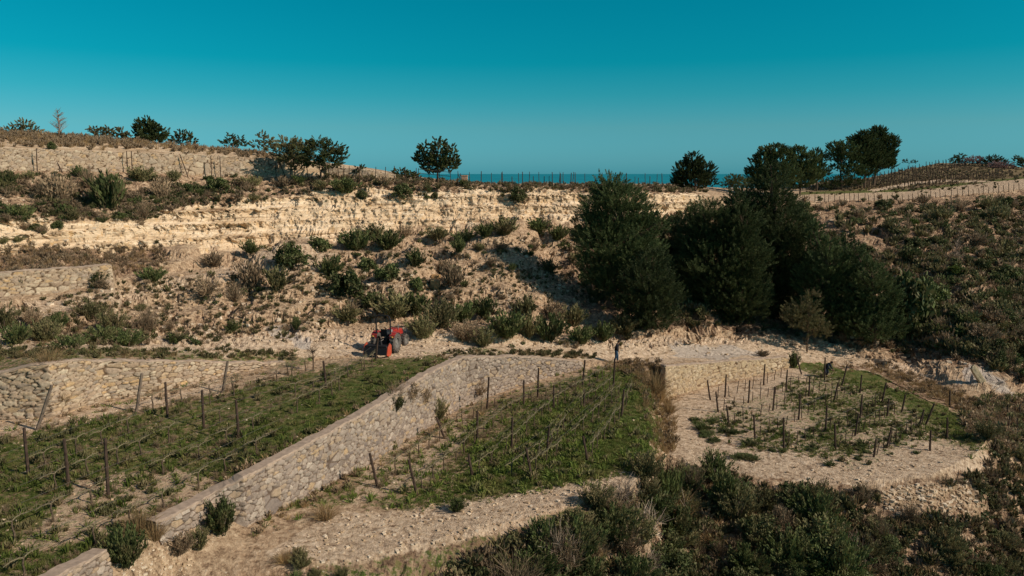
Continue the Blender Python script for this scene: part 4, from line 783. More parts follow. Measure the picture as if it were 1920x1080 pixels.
bare_tree((112,256), 89, 46, 'leafless pale conifer on the left skyline')
bare_tree((587,694), 47.5, 46, 'small leafless tree at the far left end of the green terrace', False, .06)
bare_tree((1790,500), 90, 52, 'dead grey tree standing on the right hillside', True, .09)
bare_tree((1660,478), 94, 40, 'dead fallen looking branches beside the pale scar on the right hillside', False, .08)
# ------------------------------------------------------------------ posts
ORD = ['first','second','third','fourth','fifth','sixth','seventh','eighth','ninth','tenth','eleventh','twelfth','thirteenth']
PMESH = {}
def post_mesh(k, r):
    if (k, r) in PMESH: return PMESH[k, r]
    mb = MB(); j = [(random.uniform(-.012,.012), random.uniform(-.012,.012)) for _ in range(5)]
    mb.tube([(0,0,-.25/1.8)]+[(j[i][0]*(i > 0), j[i][1]*(i > 0), i/4) for i in range(5)], [r, r, r*.95, r*.92, r*.9, r*.82], 7)
    me = bpy.data.meshes.new('post'); me.from_pydata(mb.v, [], mb.f); me.materials.append(M[k]); PMESH[k, r] = me; return me
NP = {'n': 0}
def post(tx, ty, bx, by, label, group, r=.055, k='post', name='vineyard_post', cat='post'):
    p = hit(bx, by)
    if p is None: return None
    top = at(tx, ty, p.y); v = top-p; o = link(name, post_mesh(k, r)); o.location = p
    o.rotation_mode = 'QUATERNION'; o.rotation_quaternion = v.to_track_quat('Z', 'Y'); o.scale = (1, 1, v.length); tag(o, label, cat, group); NP['n'] += 1
    return p, v
def drop_near(x, y):
    h = drop(x, y); return h if h else Vector((x, y, -15))
def vine_proto(k):
    mb = MB(); h = .72+.1*k*.3; mb.tube([(0,0,-.1), (.03,.02,h*.35), (-.03,0,h*.7), (.01,0,h)], [.045,.036,.030,.034], 6)
    me = bpy.data.meshes.new('vine_trunk'); me.from_pydata(mb.v, [], mb.f); me.materials.append(M['vine'])
    mc = MB()
    for s in (-1, 1):
        pts = [Vector((0,0,h-.04)), Vector((s*.15,0,h+.03)), Vector((s*.4,random.uniform(-.03,.03),h+.05)), Vector((s*.68,0,h+random.uniform(-.02,.06)))]; mc.tube(pts, [.028,.023,.019,.013], 5)
        for i in range(5): x = s*(.12+.12*i); z = h+.04; mc.tube([(x,0,z), (x+random.uniform(-.04,.04), random.uniform(-.06,.06), z+random.uniform(.10,.28))], [.011,.006], 4, False)
        if k: mc.tube([(s*.3,0,h), (s*.5,.05,h+.2), (s*.85,.1,h+.1)], [.010,.008,.005], 4, False)
    m2 = bpy.data.meshes.new('cordon'); m2.from_pydata(mc.v, [], mc.f); m2.materials.append(M['vinelight']); return me, m2
VP = [vine_proto(k) for k in (0, 1, 2)]
def vine(x, y, yaw, label, group, s=1.0):
    g = drop_near(x, y); tr, co = random.choice(VP); o = empty('grapevine', g, yaw); o.scale = (s, s, s*random.uniform(.85,1.15)); o.rotation_euler.x = random.uniform(-.1,.1)
    link('vine_trunk', tr, None, o); link('cordon', co, None, o); tag(o, label, 'grapevine', group)
def wires(pts, hs, label, r=.006):
    root = empty('trellis_wire', pts[0]); tag(root, label, 'wire'); mb = MB()
    P = []
    for a, b in zip(pts[:-1], pts[1:]):
        n = max(2, int((b-a).length/1.2))
        for i in range(n): q = a.lerp(b, i/n); P.append(drop_near(q.x, q.y))
    P.append(drop_near(pts[-1].x, pts[-1].y))
    sm = [sum((P[max(0,min(len(P)-1,j))] for j in range(i-2, i+3)), Vector())/5 for i in range(len(P))]
    for h in hs: MBx = MB(); MBx.tube([p-pts[0]+Vector((0,0,h)) for p in sm], r, 4, False); MBx.build('wire', M['wire'], root)
    return P
ROWPTS = []
def trellis(rowpx, place, nm, sp=1.25, skip=.12, vs=1.0, hs=(.82, 1.25)):
    pts = [hit(a, b) for a, b in rowpx]; pts = [p for p in pts if p]; ROWPTS.append((rowpx, place))
    wires(pts, hs, f'trellis wires of the {nm} in the {place}')
    for a, b in zip(pts[:-1], pts[1:]):
        d = b-a; l = math.hypot(d.x, d.y); yaw = math.atan2(d.y, d.x); n = int(l/sp)
        for i in range(n):
            if random.random() < skip: continue
            q = a.lerp(b, (i+.5+random.uniform(-.15,.15))/n); vine(q.x, q.y, yaw, f'pruned vine in the {nm}, {place}', f'grapevines in the {nm} of the {place}', vs)
# left terrace
LT = 'left terrace'
for args in [(45,802,53,890,'upright dark post, leftmost tall one standing in the grass of the left terrace'),(120,823,129,910,'upright post right of the leftmost tall one on the left terrace'),(197,822,203,932,'tallest and nearest upright post of the left terrace'),
  (310,717,314,783,'dark upright post in front of the cream wall, right of the leaning one'),(379,732,382,803,'upright post in the middle of the left terrace, second right of the big leaning post'),(442,750,448,820,'upright post of the left terrace nearest the long grey wall'),
  (97,722,69,806,'thick end post leaning right in front of the cream wall, leftmost'),(266,700,255,774,'thick end post leaning right in front of the cream wall, middle one'),(427,677,417,736,'thick end post leaning right beside the tail of the cream wall'),
  (606,677,612,727,'thin upright post at the far end of the left terrace'),(709,634,704,677,'slanted post standing in front of the tractor')]:
    thick = 'thick' in args[4]; post(*args, None, r=.085 if thick else .07, k='postgrey' if thick else 'post')
for i, rp in enumerate([[(0,832),(69,806),(255,774),(417,736),(560,700)], [(0,912),(53,890),(314,783),(500,722),(590,690)], [(0,968),(129,910),(382,803),(612,727),(690,690)], [(0,1030),(203,932),(448,820),(612,752),(704,680)], [(0,1110),(210,1010),(400,900),(560,820)]]):
    trellis(rp, LT, ['row along the cream wall','second row from the cream wall','third row from the cream wall','fourth row from the cream wall','row nearest the long grey wall'][i], 1.5, .25)
# middle terrace
MT = [(693,850,708,912),(766,862,782,928),(878,853,886,893),(818,782,833,820),(895,770,895,828),(986,840,997,895),(961,783,959,843),(1030,800,1025,847),(1093,818,1102,865),(1170,730,1165,780),(1095,730,1095,763),(1038,722,1038,767),(1010,690,1008,745),(982,713,982,760),(917,707,913,767),(1097,675,1092,722),(1153,673,1150,727)]
ML = ['leaning end post nearest the long grey wall at the front of the middle terrace','leaning end post, second from the long grey wall at the front of the middle terrace','short end post half way along the front of the middle terrace','leaning post close to the long grey wall on the middle terrace','tall upright post in the left part of the middle terrace','leaning end post at the front centre of the middle terrace','upright post at the heart of the middle terrace','upright post right of the heart of the middle terrace','leaning end post at the front right of the middle terrace','upright post at the right border of the middle terrace','thin upright post in the back right of the middle terrace','tall upright post in the back centre of the middle terrace','post in front of the grey wall, right one of the two tallest there','thin post in front of the grey wall between the two taller ones','post in front of the grey wall, left one of the two tallest there','slanted post where the grey wall ends in the grass','post standing directly below the walking person']
for a, l in zip(MT, ML): post(*a, l, None, r=.072)
for i, rp in enumerate([[(708,912),(833,820),(913,767),(1008,745)], [(782,928),(895,828),(982,760),(1092,722)], [(886,893),(959,843),(1038,767),(1150,700)], [(940,905),(1025,847),(1095,763),(1150,727)], [(997,895),(1102,800),(1165,740)], [(1102,865),(1165,780),(1185,735)]]):
    trellis(rp, 'middle terrace', ['row nearest the long grey wall','second row from the long grey wall','third row from the long grey wall','fourth row from the long grey wall','fifth row from the long grey wall','row along the right border'][i], 1.3, .12)
# right terrace
RT = [(1326,713,1332,750),(1342,735,1347,773),(1362,702,1359,745),(1362,760,1368,800),(1406,713,1403,755),(1413,778,1416,823),(1434,683,1432,722),(1453,725,1449,770),(1469,783,1470,842),(1476,693,1474,733),(1501,740,1497,787),(1519,705,1516,743),(1493,667,1503,702),(1547,670,1546,713),(1551,760,1547,810),(1565,795,1567,843),(1589,683,1578,723),(1572,717,1563,753),(1617,740,1612,785),(1610,775,1603,817),(1616,703,1612,737),(1662,717,1653,755),(1667,747,1663,780),(1698,740,1690,773),(1672,802,1662,840),(1643,823,1638,857),(1733,768,1722,800),(1752,757,1735,797),(1745,807,1744,845),(1776,783,1776,823),(1781,732,1781,763)]
RTL = ['near the left corner of the right terrace, close to the yellow wall','at the left border of the right terrace beside the dark green patch']
order = sorted(range(len(RT)), key=lambda i: RT[i][3]); bands = {}
for i in order:
    y = RT[i][3]; b = 'far' if y < 748 else ('middle' if y < 802 else 'near'); bands.setdefault(b, []).append(i)
for b, l in bands.items():
    l.sort(key=lambda i: RT[i][2])
    for n, i in enumerate(l): post(*RT[i], f'brown post, {ORD[n] if n < 13 else "last"} from the left among the {b} posts of the right terrace', None, r=.068)
for a in [(1912,758,1914,788),(1908,783,1907,815),(1893,780,1891,812),(1890,758,1889,782)]: post(*a, 'thin post in the brush beyond the right terrace at the photo edge', 'posts at the right photo edge', r=.045)
DR = [[(1347,773),(1403,755),(1474,733),(1546,713)], [(1368,800),(1449,770),(1516,743),(1578,723)], [(1416,823),(1497,787),(1563,753),(1612,737)], [(1470,842),(1547,810),(1612,785),(1653,755)], [(1567,843),(1603,817),(1663,780),(1690,773)], [(1638,857),(1662,840),(1722,800),(1735,790)], [(1332,750),(1359,745),(1432,722),(1470,705)]]
for i, rp in enumerate(DR):
    nm = ['second row from the yellow wall','third row from the yellow wall','fourth row from the yellow wall','fifth row from the yellow wall','sixth row from the yellow wall','row at the outer edge','row nearest the yellow wall'][i]
    pts = [hit(a, b) for a, b in rp]; wires(pts, (.9,), f'trellis wire of the {nm} in the right terrace', .007)
    for a, b in zip(pts[:-1], pts[1:]):
        d = b-a; n = int(math.hypot(d.x, d.y)/1.0)
        for k in range(n):
            q = a.lerp(b, (k+.5)/n); g = drop_near(q.x, q.y); o = link('vine_stake', post_mesh('post', .030)); o.location = g; o.scale = (1,1,random.uniform(.6,1.05)); o.rotation_euler = (random.uniform(-.08,.08), random.uniform(-.08,.08), 0)
            tag(o, f'young vine stake in the {nm}, right terrace', 'stake', f'vine stakes in the {nm} of the right terrace')
# ridge posts above the cliff
RP = [645,655,674,704,722,739,760,780]
for x in RP: post(x+random.uniform(-1,1), 309+random.uniform(-2,3)+(x-640)*.04, x, 342, 'thin fence post before the low ridge wall left of the tree', 'fence posts left of the ridge tree', r=.05, name='fence_post')
RQ = [858,862,881,902,922,941,943,960,973,980,992,1000,1011,1020,1030,1036,1050,1052,1056,1070,1074,1079,1097,1116,1128,1143,1157,1175,1190,1196,1210,1218,1231,1242]
for i, x in enumerate(RQ):
    hh = random.uniform(16, 27) if i % 3 else 26; yb = 347+(x-900)*.012
    post(x+random.uniform(-1.5,1.5), yb-hh, x, yb, 'dark vineyard post standing against the sea above the cliff', 'vineyard posts along the ridge above the cliff', r=.06 if i % 2 else .045)
for x, t in ((858,866),(1050,1048),(1143,1150)): post(x, 322, t, 348, 'slanted brace of a dark post on the ridge above the cliff', 'slanted braces on the ridge above the cliff', r=.035, name='post_brace', cat='post brace')
for x, l in [(69,0),(238,0),(247,0),(396,0),(413,0),(517,0),(552,0),(576,0),(616,0),(634,0),(600,0)]:
    post(x-1, {69:278,238:283,247:283,396:293,413:293}.get(x, 305), x+1, np.interp(x, [0,250,400,520,640], [318,322,330,328,331])+5, 'rusty thin post before the long upper wall', 'rusty posts in front of the long upper wall', r=.05)
post(96,283,117,323,'rusty post leaning far left in front of the long upper wall, nearest the photo edge',None,r=.055); post(338,291,353,333,'rusty post leaning left in front of the middle of the long upper wall',None,r=.055); post(522,300,536,334,'leaning post at the right end of the long upper wall',None,r=.055)
# gate with rails below the ridge tree
a = hit(785,338); b = hit(845,342)
if a and b:
    root = empty('rail_fence', a); tag(root, 'low metal rail fence under the ridge tree', 'fence'); e = b-a
    for z in (1.25, .75): MBx = MB(); MBx.tube([Vector((0,0,z+.15)), e+Vector((0,0,z))], .035, 6); MBx.build('rail', M['wire'], root)
    for t in (0, .33, .66, 1): MBx = MB(); MBx.tube([e*t+Vector((0,0,-.2)), e*t+Vector((0,0,1.5))], .04, 6); MBx.build('rail_post', M['post'], root)
# brick pillar
p = hit(871, 347); M['brick'] = plain('pink_block', (.42,.25,.17), .9, .3, 6)
root = empty('block_pillar', p); tag(root, 'small pinkish block pillar beside the first ridge post', 'pillar')
mb = MB(); mb.box((0,0,.5), (.85,.7,1.2), None, .9, .04); mb.build('pillar_body', M['brick'], root); mb = MB(); mb.box((0,0,1.16), (.85,.7,.14), None, 1, .03); mb.build('pillar_cap', M['brick'], root)
# posts along the ploughed field and in the far vineyards
x = 1506
while x < 1925:
    yb = np.interp(x, [1500,1600,1700,1800,1920], [379,378,375,368,357]); h = random.uniform(10, 18)
    post(x+random.uniform(-1,1), yb-h, x, yb, 'dark post on the lower edge of the far ploughed field', 'posts on the lower edge of the far ploughed field', r=.055); x += random.uniform(7, 12)
def farrows():
    mb = MB(); cnt = 0
    lines = [([(1505,357),(1700,352),(1800,342),(1900,330)], 11), ([(1505,353),(1700,346),(1800,337),(1880,327)], 11), ([(1510,350),(1620,345),(1720,337),(1790,334)], 11), ([(1545,347),(1640,340),(1700,333),(1780,326)], 11),
             ([(1640,336),(1700,326),(1790,319)], 10), ([(1650,331),(1720,319),(1810,314)], 10), ([(1660,325),(1720,312),(1830,309)], 9), ([(1675,321),(1740,307.5),(1800,307)], 9)]
    for n, (l, h) in enumerate(lines):
        x = l[0][0]
        while x < l[-1][0]:
            y = np.interp(x, [a for a, b in l], [b for a, b in l]); hh = h*random.uniform(.8,1.2); p = hit(x, y)
            if p is not None and p.y < 260:
                if cnt < 95 and n < 3: post(x, y-hh, x, y, 'dark post in the far vineyard above the ploughed field', 'posts in the far vineyard', r=.075)
                else: mb.tube([p-Vector((0,0,.2)), at(x, y-hh, p.y)], .085, 4, False)
                cnt += 1
            x += random.uniform(4.5, 8.5)
    o = mb.build('far_vineyard_posts', M['post']); tag(o, 'crowded dark vine posts on the top of the far hill', 'post rows', None, 'stuff')
farrows()
merge_scatter('far_vines', [(1510,358),(1700,353),(1800,343),(1900,330),(1920,318),(1830,308),(1740,308),(1640,332),(1520,348)], 1500, U_TW+U_BR+U_SC[:1], (.45,.8), 'brown dormant vines covering the far hill', 'vines', thin=lambda x, y: inpoly(np.array([x]), np.array([y]), PTH)[0])
print('SHRUBS', NSH, 'POSTS', NP)

for pl in ('left terrace', 'middle terrace'):
    rws = [r for r, p in ROWPTS if p == pl]; strips = []
    for r in rws: strips.append(r)
    big = [(min(a for r in rws for a, b in r)-5, min(b for r in rws for a, b in r)), (max(a for r in rws for a, b in r)+5, min(b for r in rws for a, b in r)), (max(a for r in rws for a, b in r)+5, max(b for r in rws for a, b in r)), (min(a for r in rws for a, b in r)-5, max(b for r in rws for a, b in r))]
    def off(x, y):
        for r in strips:
            if r[0][0] <= x <= r[-1][0] and abs(np.interp(x, [a for a, b in r], [b for a, b in r])-y) < 5: return False
        return True
    merge_scatter('pruned_canes', big, 420, U_TW, (.25,.5), f'pruned canes and litter lying under the vine rows of the {pl}', 'prunings', thin=off)
# ------------------------------------------------------------------ tractor
def paint_mat(name, c, rough=.35):
    m, nt, b = mat_base(name, rough); b.inputs['Specular IOR Level'].default_value = .5
    n = noise(nt, 5, 5, .7); L(nt, mix(nt, ramp(nt, n, [(.45, 0), (.75, .45)]), c, (.30,.22,.16)), b.inputs['Base Color']); return m
M['red'] = paint_mat('red_paint', (.36,.018,.015)); M['orange'] = paint_mat('orange_red_paint', (.42,.045,.016)); M['black'] = plain('black_frame_and_shade', (.018,.018,.02), .5, .2, 5)
M['tyre'] = plain('dusty_tyre', (.10,.085,.075), .9, .4, 9); M['rim'] = plain('grey_rim', (.20,.185,.17), .5, .2, 5); M['steel'] = plain('steel', (.3,.28,.26), .45, .25, 6, .6); M['lamp'] = plain('lamp_glass', (.9,.45,.1), .2, .1)
def wheel(root, x, y, r, w, nlug):
    prof = [(r*.56, -w*.42), (r*.70, -w*.5), (r*.90, -w*.46), (r*.97, -w*.25), (r*.98, w*.25), (r*.90, w*.46), (r*.70, w*.5), (r*.56, w*.42)]; n = 28; mb = MB(); V = []; F = []
    for i in range(n):
        t = 2*math.pi*i/n; V += [(h, math.cos(t)*q, math.sin(t)*q) for q, h in prof]
    k = len(prof)
    for i in range(n):
        for j in range(k): F.append((i*k+j, i*k+(j+1) % k, ((i+1) % n)*k+(j+1) % k, ((i+1) % n)*k+j))
    mb.add(V, F)
    for i in range(nlug):
        for s in (-1, 1):
            t = 2*math.pi*(i+.25*s)/nlug; mb.box((s*w*.24, math.cos(t)*r*.985, math.sin(t)*r*.985), (w*.5, r*.11, r*.08), Matrix.Rotation(t, 3, 'X') @ Matrix.Rotation(s*.55, 3, 'Z'))
    tr = mb.build('wheel', M['tyre'], root); tr.location = (x, y, r)
    mb = MB(); s = 1 if x > 0 else -1; V = []; F = []; pr = [(r*.57, w*.40), (r*.50, w*.40), (r*.46, w*.10), (r*.2, w*.14), (r*.14, w*.30), (.001, w*.32)]
    for i in range(n): t = 2*math.pi*i/n; V += [(s*h, math.cos(t)*q, math.sin(t)*q) for q, h in pr]
    k = len(pr)
    for i in range(n):
        for j in range(k-1): F.append((i*k+j, i*k+j+1, ((i+1) % n)*k+j+1, ((i+1) % n)*k+j))
    mb.add(V, F)
    for i in range(6): t = 2*math.pi*i/6; mb.box((s*w*.17, math.cos(t)*r*.3, math.sin(t)*r*.3), (.03, .05, .05))
    mb.build('rim', M['rim'], tr)
tp = hit(724, 659); root = empty('tractor', tp+Vector((0,0,.02)), R(-15)); root.scale = (1.14,)*3; tag(root, 'small red tractor with black roll bar parked on the dirt road', 'tractor')
wheel(root, .66, 0, .62, .34, 18); wheel(root, -.66, 0, .62, .34, 18); wheel(root, .58, 1.72, .41, .24, 14); wheel(root, -.58, 1.72, .41, .24, 14)
mb = MB(); mb.box((0,.9,.66), (.42,2.2,.36), None, .9, .04); mb.box((0,0,.62), (1.05,.22,.24)); mb.box((0,1.72,.42), (.95,.14,.14)); mb.box((0,-.2,.62), (.5,.5,.4), None, .9, .04); mb.build('chassis', M['black'], root)
def curve_panel(name, prof, w, x, mat, par):
    V = [(x+sx*w/2*(1 if i < 99 else 1), a, b) for sx in (-1, 1) for i, (a, b) in enumerate(prof)]; n = len(prof)
    F = [(i, i+1, n+i+1, n+i) for i in range(n-1)]; F += [tuple(range(n))[::-1], tuple(range(n, 2*n))] ; F.append((0, n, 2*n-1, n-1)); mb = MB(); mb.add(V, F)
    o = mb.build(name, mat, par); md = o.modifiers.new('b', 'BEVEL'); md.width = .03; md.segments = 2; return o
hood = curve_panel('hood', [(.62,.80),(.60,1.22),(.9,1.27),(1.5,1.24),(1.95,1.14),(2.12,.98),(2.14,.74)], .56, 0, M['red'], root)
mb = MB(); mb.box((0,2.15,.86), (.44,.03,.26), None, 1, .03); mb.build('grille', M['black'], hood)
for s in (-1, 1):
    mb = MB(); mb.box((s*.2,2.13,1.02), (.13,.04,.08), None, 1, .015); mb.build('headlight', M['rim'], hood)
    pf = [(-.52+.06, .95), (-.42, 1.16), (-.18, 1.28), (.12, 1.30), (.40, 1.18), (.58, .92)]; pi_ = [(a, b-.05) for a, b in pf][::-1]
    V = []; prof = pf+pi_; f = curve_panel('fender', prof, .36, s*.62, M['red'], root)
    mb = MB(); mb.box((s*.66,-.50,1.05), (.12,.05,.07), None, 1, .015); mb.build('tail_light', M['lamp'], f)
mb = MB(); mb.tube([(-.48,-.32,.75),(-.48,-.34,2.15),(-.42,-.34,2.32),(-.28,-.34,2.38),(.28,-.34,2.38),(.42,-.34,2.32),(.48,-.34,2.15),(.48,-.32,.75)], .048, 8); mb.build('roll_bar', M['black'], root)
mb = MB(); mb.box((0,-.05,1.05), (.46,.44,.12), None, .95, .05); mb.box((0,-.27,1.28), (.44,.10,.42), Matrix.Rotation(.15, 3, 'X'), .9, .03); mb.build('seat', M['black'], root, False)
mb = MB(); c = Vector((0,.42,1.38)); mb.tube([c+Vector((math.cos(t)*.18, math.sin(t)*.16, math.sin(t)*.07)) for t in [i*math.pi/8 for i in range(17)]], .016, 6, False); mb.tube([(0,.62,1.05), c], .02, 6); mb.build('steering_wheel', M['black'], root)
mb = MB(); mb.box((0,.58,1.16), (.42,.12,.30), Matrix.Rotation(-.25, 3, 'X'), .9, .03); mb.build('dashboard', M['steel'], root)
mb = MB(); mb.tube([(.34,1.2,1.2),(.34,1.2,1.5),(.34,1.14,1.56)], .03, 8); mb.build('exhaust', M['steel'], hood)
for s in (-1, 1):
    mb = MB(); mb.tube([(s*.26,-.30,.45),(s*.34,-.95,.40)], .028, 6); mb.build('lift_arm', M['black'], root)
mb = MB(); mb.tube([(0,-.38,.85),(0,-1.0,.80)], .03, 6); mb.build('top_link', M['steel'], root)
tl = empty('rotary_tiller', tp+Vector((0,0,.02)), R(-15)); tl.scale = (1.18,)*3; tag(tl, 'orange red rotary tiller hitched behind the tractor', 'tiller')
mb = MB(); mb.box((0,-1.22,.60), (1.45,.42,.10), None, .95, .03); mb.box((0,-1.02,.72), (.5,.16,.3), None, .7, .03); mb.tube([(-.72,-1.02,.62),(.72,-1.02,.62)], .05, 8); mb.build('tiller_deck', M['black'], tl)  # deck coloured black for the shadow lying on the tiller's hood
for s in (-1, 1):
    mb = MB(); V = [(s*.76+dx, y, z) for dx in (-.02, .02) for y, z in ((-.92,.12),(-.90,.62),(-1.10,.78),(-1.42,.60),(-1.58,.14),(-1.35,.03),(-1.05,.03))]; n = 7
    mb.add(V, [tuple(range(n))[::-1], tuple(range(n, 2*n))]+[(i, (i+1) % n, n+(i+1) % n, n+i) for i in range(n)]); mb.build('side_plate', M['orange'], tl)
mb = MB(); mb.box((0,-1.52,.34), (1.45,.03,.42), Matrix.Rotation(-.35, 3, 'X')); mb.build('rear_flap', M['black'], tl)  # flap coloured black to stand for the shadow between the side plates
mb = MB(); mb.tube([(-.74,-1.22,.28),(.74,-1.22,.28)], .06, 8)
for i in range(20): t = i*1.3; x = -.68+i*.072; mb.box((x, -1.22+math.cos(t)*.14, .28+math.sin(t)*.14), (.03,.09,.26), Matrix.Rotation(t+math.pi/2, 3, 'X'))
mb.build('tine_rotor', M['steel'], tl)
mb = MB(); mb.tube([(-.75,-1.2,.55),(-1.25,-1.25,.72),(-1.5,-1.2,.86)], .02, 6); mb.build('adjusting_rod', M['steel'], tl)
# ------------------------------------------------------------------ people
M['skin'] = plain('skin', (.36,.20,.13), .6, .1, 4); M['jacket'] = plain('black_jacket', (.014,.014,.018), .85, .3, 8); M['jeans'] = plain('blue_jeans', (.025,.06,.11), .85, .3, 8); M['hair'] = plain('dark_hair', (.015,.011,.009), .6, .3, 20)
M['navy'] = plain('navy_trousers', (.022,.026,.045), .85, .3, 8); M['shoe'] = plain('brown_shoes', (.07,.045,.03), .7, .3, 8); M['bluejacket'] = plain('dark_blue_jacket', (.016,.022,.034), .85, .3, 8)
def skinmesh(name, V, E, rad, root_i, mat, parent, sub=2):
    me = bpy.data.meshes.new(name); me.from_pydata([tuple(v) for v in V], E, []); o = link(name, me, mat, parent)
    sk = o.modifiers.new('skin', 'SKIN'); sk.use_smooth_shade = True; d = me.skin_vertices[0].data if me.skin_vertices else None
    if d is None:
        bpy.context.view_layer.objects.active = o; me.skin_vertices  # layer is made by the modifier
    for i, r in enumerate(rad):
        r = r if hasattr(r, '__len__') else (r, r); me.skin_vertices[0].data[i].radius = r; me.skin_vertices[0].data[i].use_root = (i == root_i)
    s = o.modifiers.new('sub', 'SUBSURF'); s.levels = s.render_levels = sub; return o
def skin_layer(me):
    bm = bmesh.new(); bm.from_mesh(me); bm.verts.layers.skin.verify(); bm.to_mesh(me); bm.free()
import bmesh
def skinned(name, V, E, rad, root_i, mat, parent, sub=2):
    me = bpy.data.meshes.new(name); me.from_pydata([tuple(v) for v in V], E, []); skin_layer(me); o = link(name, me, mat, parent)
    for i, r in enumerate(rad):
        r = r if hasattr(r, '__len__') else (r, r); q = me.skin_vertices[0].data[i]; q.radius = r; q.use_root = (i == root_i)
    sk = o.modifiers.new('skin', 'SKIN'); sk.use_smooth_shade = True; s = o.modifiers.new('sub', 'SUBSURF'); s.levels = s.render_levels = sub; return o
def person(px, py, yaw, J, label, jacket, trousers):
    """J: joints in metres, x forward, y left, z up"""
    p = hit(px, py); root = empty('person', p, yaw); root.scale = (1.12, 1.12, 1.06); tag(root, label, 'person'); v = {k: Vector(q) for k, q in J.items()}
    V = []; E = []; rad = []
    def add(q, r, par=None): V.append(Vector(q)); rad.append(r); i = len(V)-1; (E.append((par, i)) if par is not None else None); return i
    pe = add(v['pelvis'], .13); sp = add((v['pelvis']+v['chest'])/2, .115, pe); ch = add(v['chest'], .135, sp); nk = add(v['neck'], .055, ch)
    hd = v['head']; f = v['face'].normalized(); jaw = add(v['neck'].lerp(hd, .55)+f*.02, .062, nk); h1 = add(hd, (.078,.095), jaw); h2 = add(hd+(hd-v['neck']).normalized()*.07, (.07,.085), h1)
    for s, a in (('l', 1), ('r', -1)):
        sh = add(v['sh'+s], .062, ch); el = add(v['el'+s], .042, sh); wr = add(v['wr'+s], .028, el); d = (v['wr'+s]-v['el'+s]).normalized(); pm = add(v['wr'+s]+d*.06, (.034,.018), wr); sd = d.cross(f); sd = sd.normalized() if sd.length > .1 else Vector((0,1,0))
        for k, (o_, l) in enumerate(((-.03,.070), (-.011,.082), (.009,.078), (.028,.062))):
            k1 = add(v['wr'+s]+d*.10+sd*o_, .0095, pm); k2 = add(v['wr'+s]+d*(.10+l*.55)+sd*o_+f*.012, .0085, k1); add(v['wr'+s]+d*(.10+l*.8)+sd*o_+f*.035, .007, k2)
        t1 = add(v['wr'+s]+d*.03-sd*.04+f*.01, .011, pm); add(v['wr'+s]+d*.075-sd*.055+f*.03, .009, t1)
        hp = add(v['hp'+s], .10, pe); kn = add(v['kn'+s], .060, hp); an = add(v['an'+s], .042, kn); fo = add(v['an'+s]+Vector((.10,0,-.05)), (.042,.03), an); add(v['an'+s]+Vector((.18,0,-.06)), (.035,.02), fo)
    body = skinned('body', V, E, rad, 0, M['skin'], root)
    side = f.cross((hd-v['neck']).normalized()).normalized(); up = (hd-v['neck']).normalized()
    # nose, ears, eyes sit on the face; hair caps the skull
    mb = MB(); mb.box(hd+f*.098+up*.0, (.03,.022,.035), None, .5, .004); mb.box(hd+side*.085, (.03,.018,.055), None, .8, .004); mb.box(hd-side*.085, (.03,.018,.055), None, .8, .004); mb.build('nose_and_ears', M['skin'], body)
    mb = MB(); [mb.box(hd+f*.088+up*.025+side*.03*s, (.012,.022,.010)) for s in (-1, 1)]; mb.box(hd+f*.088-up*.05, (.01,.045,.008)); mb.build('eyes_and_mouth', M['hair'], body)
    skinned('hair', [hd-up*.06-f*.05, hd+up*.02-f*.035, hd+up*.08-f*.015, hd+up*.12+f*.025], [(0,1),(1,2),(2,3)], [.075,.098,.098,.065], 0, M['hair'], root)
    V = []; E = []; rad = []
    wa = add(v['pelvis']+Vector((-.01,0,-.13)), (.20,.18)); w2 = add((v['pelvis']+v['chest'])/2, (.185,.165), wa); c = add(v['chest'], (.205,.17), w2); n = add(v['neck']-(v['neck']-v['chest'])*.15, .085, c)
    for s in 'lr': a = add(v['sh'+s], .085, c); b = add(v['el'+s], .062, a); add(v['wr'+s].lerp(v['el'+s], .1), .046, b)
    skinned('jacket', V, E, rad, 0, jacket, root)
    V = []; E = []; rad = []; wt_ = add(v['pelvis'].lerp(v['chest'], .35), (.15,.135)); wa = add(v['pelvis'], (.165,.15), wt_)
    for s in 'lr': a = add(v['hp'+s]+Vector((0,0,-.04)), .115, wa); b = add(v['kn'+s], .080, a); c = add(v['an'+s]+Vector((0,0,.05)), .066, b)
    skinned('trousers', V, E, rad, 0, trousers, root)
    for s in 'lr': skinned('shoe', [v['an'+s]+Vector((-.04,0,-.045)), v['an'+s]+Vector((.08,0,-.05)), v['an'+s]+Vector((.20,0,-.06))], [(0,1),(1,2)], [.052,.052,.042], 0, M['shoe'], root, 1)
    return root
WALK = dict(pelvis=(0,0,.95), chest=(.06,0,1.32), neck=(.10,0,1.50), head=(.16,0,1.62), face=(1,0,-.35), shl=(.06,.19,1.42), shr=(.06,-.19,1.42), ell=(-.05,.24,1.14), elr=(.07,-.24,1.15), wrl=(.0,.25,.89), wrr=(.18,-.23,.92),
  hpl=(.0,.09,.90), hpr=(.0,-.09,.90), knl=(.10,.09,.50), knr=(.0,-.09,.49), anl=(.10,.09,.09), anr=(-.13,-.09,.10))
person(1155, 680, R(-12), WALK, 'person in black jacket and blue jeans walking on the dirt road', M['jacket'], M['jeans'])
BEND = dict(pelvis=(-.12,0,.80), chest=(.12,0,1.08), neck=(.24,0,1.20), head=(.34,0,1.27), face=(1,0,-.8), shl=(.14,.19,1.14), shr=(.14,-.19,1.14), ell=(.22,.23,.84), elr=(.24,-.22,.85), wrl=(.42,.16,.72), wrr=(.45,-.14,.74),
  hpl=(-.12,.09,.76), hpr=(-.12,-.09,.76), knl=(.06,.11,.42), knr=(-.02,-.10,.42), anl=(-.04,.11,.09), anr=(-.14,-.10,.09))
person(1549, 707, R(-50), BEND, 'person in dark clothes bending over the vines on the right terrace', M['bluejacket'], M['navy'])
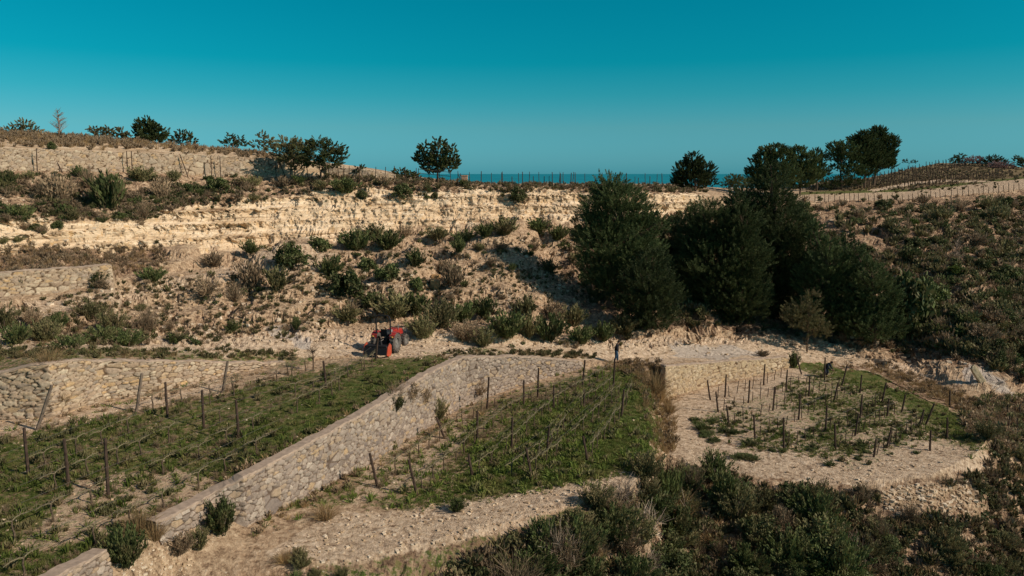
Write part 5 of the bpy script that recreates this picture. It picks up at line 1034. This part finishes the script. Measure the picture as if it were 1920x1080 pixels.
# ------------------------------------------------------------------ labels: number the look-alikes that can be counted off
ones = ['','first','second','third','fourth','fifth','sixth','seventh','eighth','ninth','tenth','eleventh','twelfth','thirteenth','fourteenth','fifteenth','sixteenth','seventeenth','eighteenth','nineteenth','twentieth']
by = {}
for o in COL.objects:
    if o.parent is None and 'label' in o and 'group' in o: by.setdefault(o['label'], []).append(o)
for lab, l in by.items():
    if 1 < len(l) <= 20 and len(lab.split()) <= 13:
        l.sort(key=lambda o: project(*o.location)[0])
        for i, o in enumerate(l): o['label'] = f'{lab}, {ones[i+1]} from left'
    elif len(l) == 1: o = l[0]; del o['group']
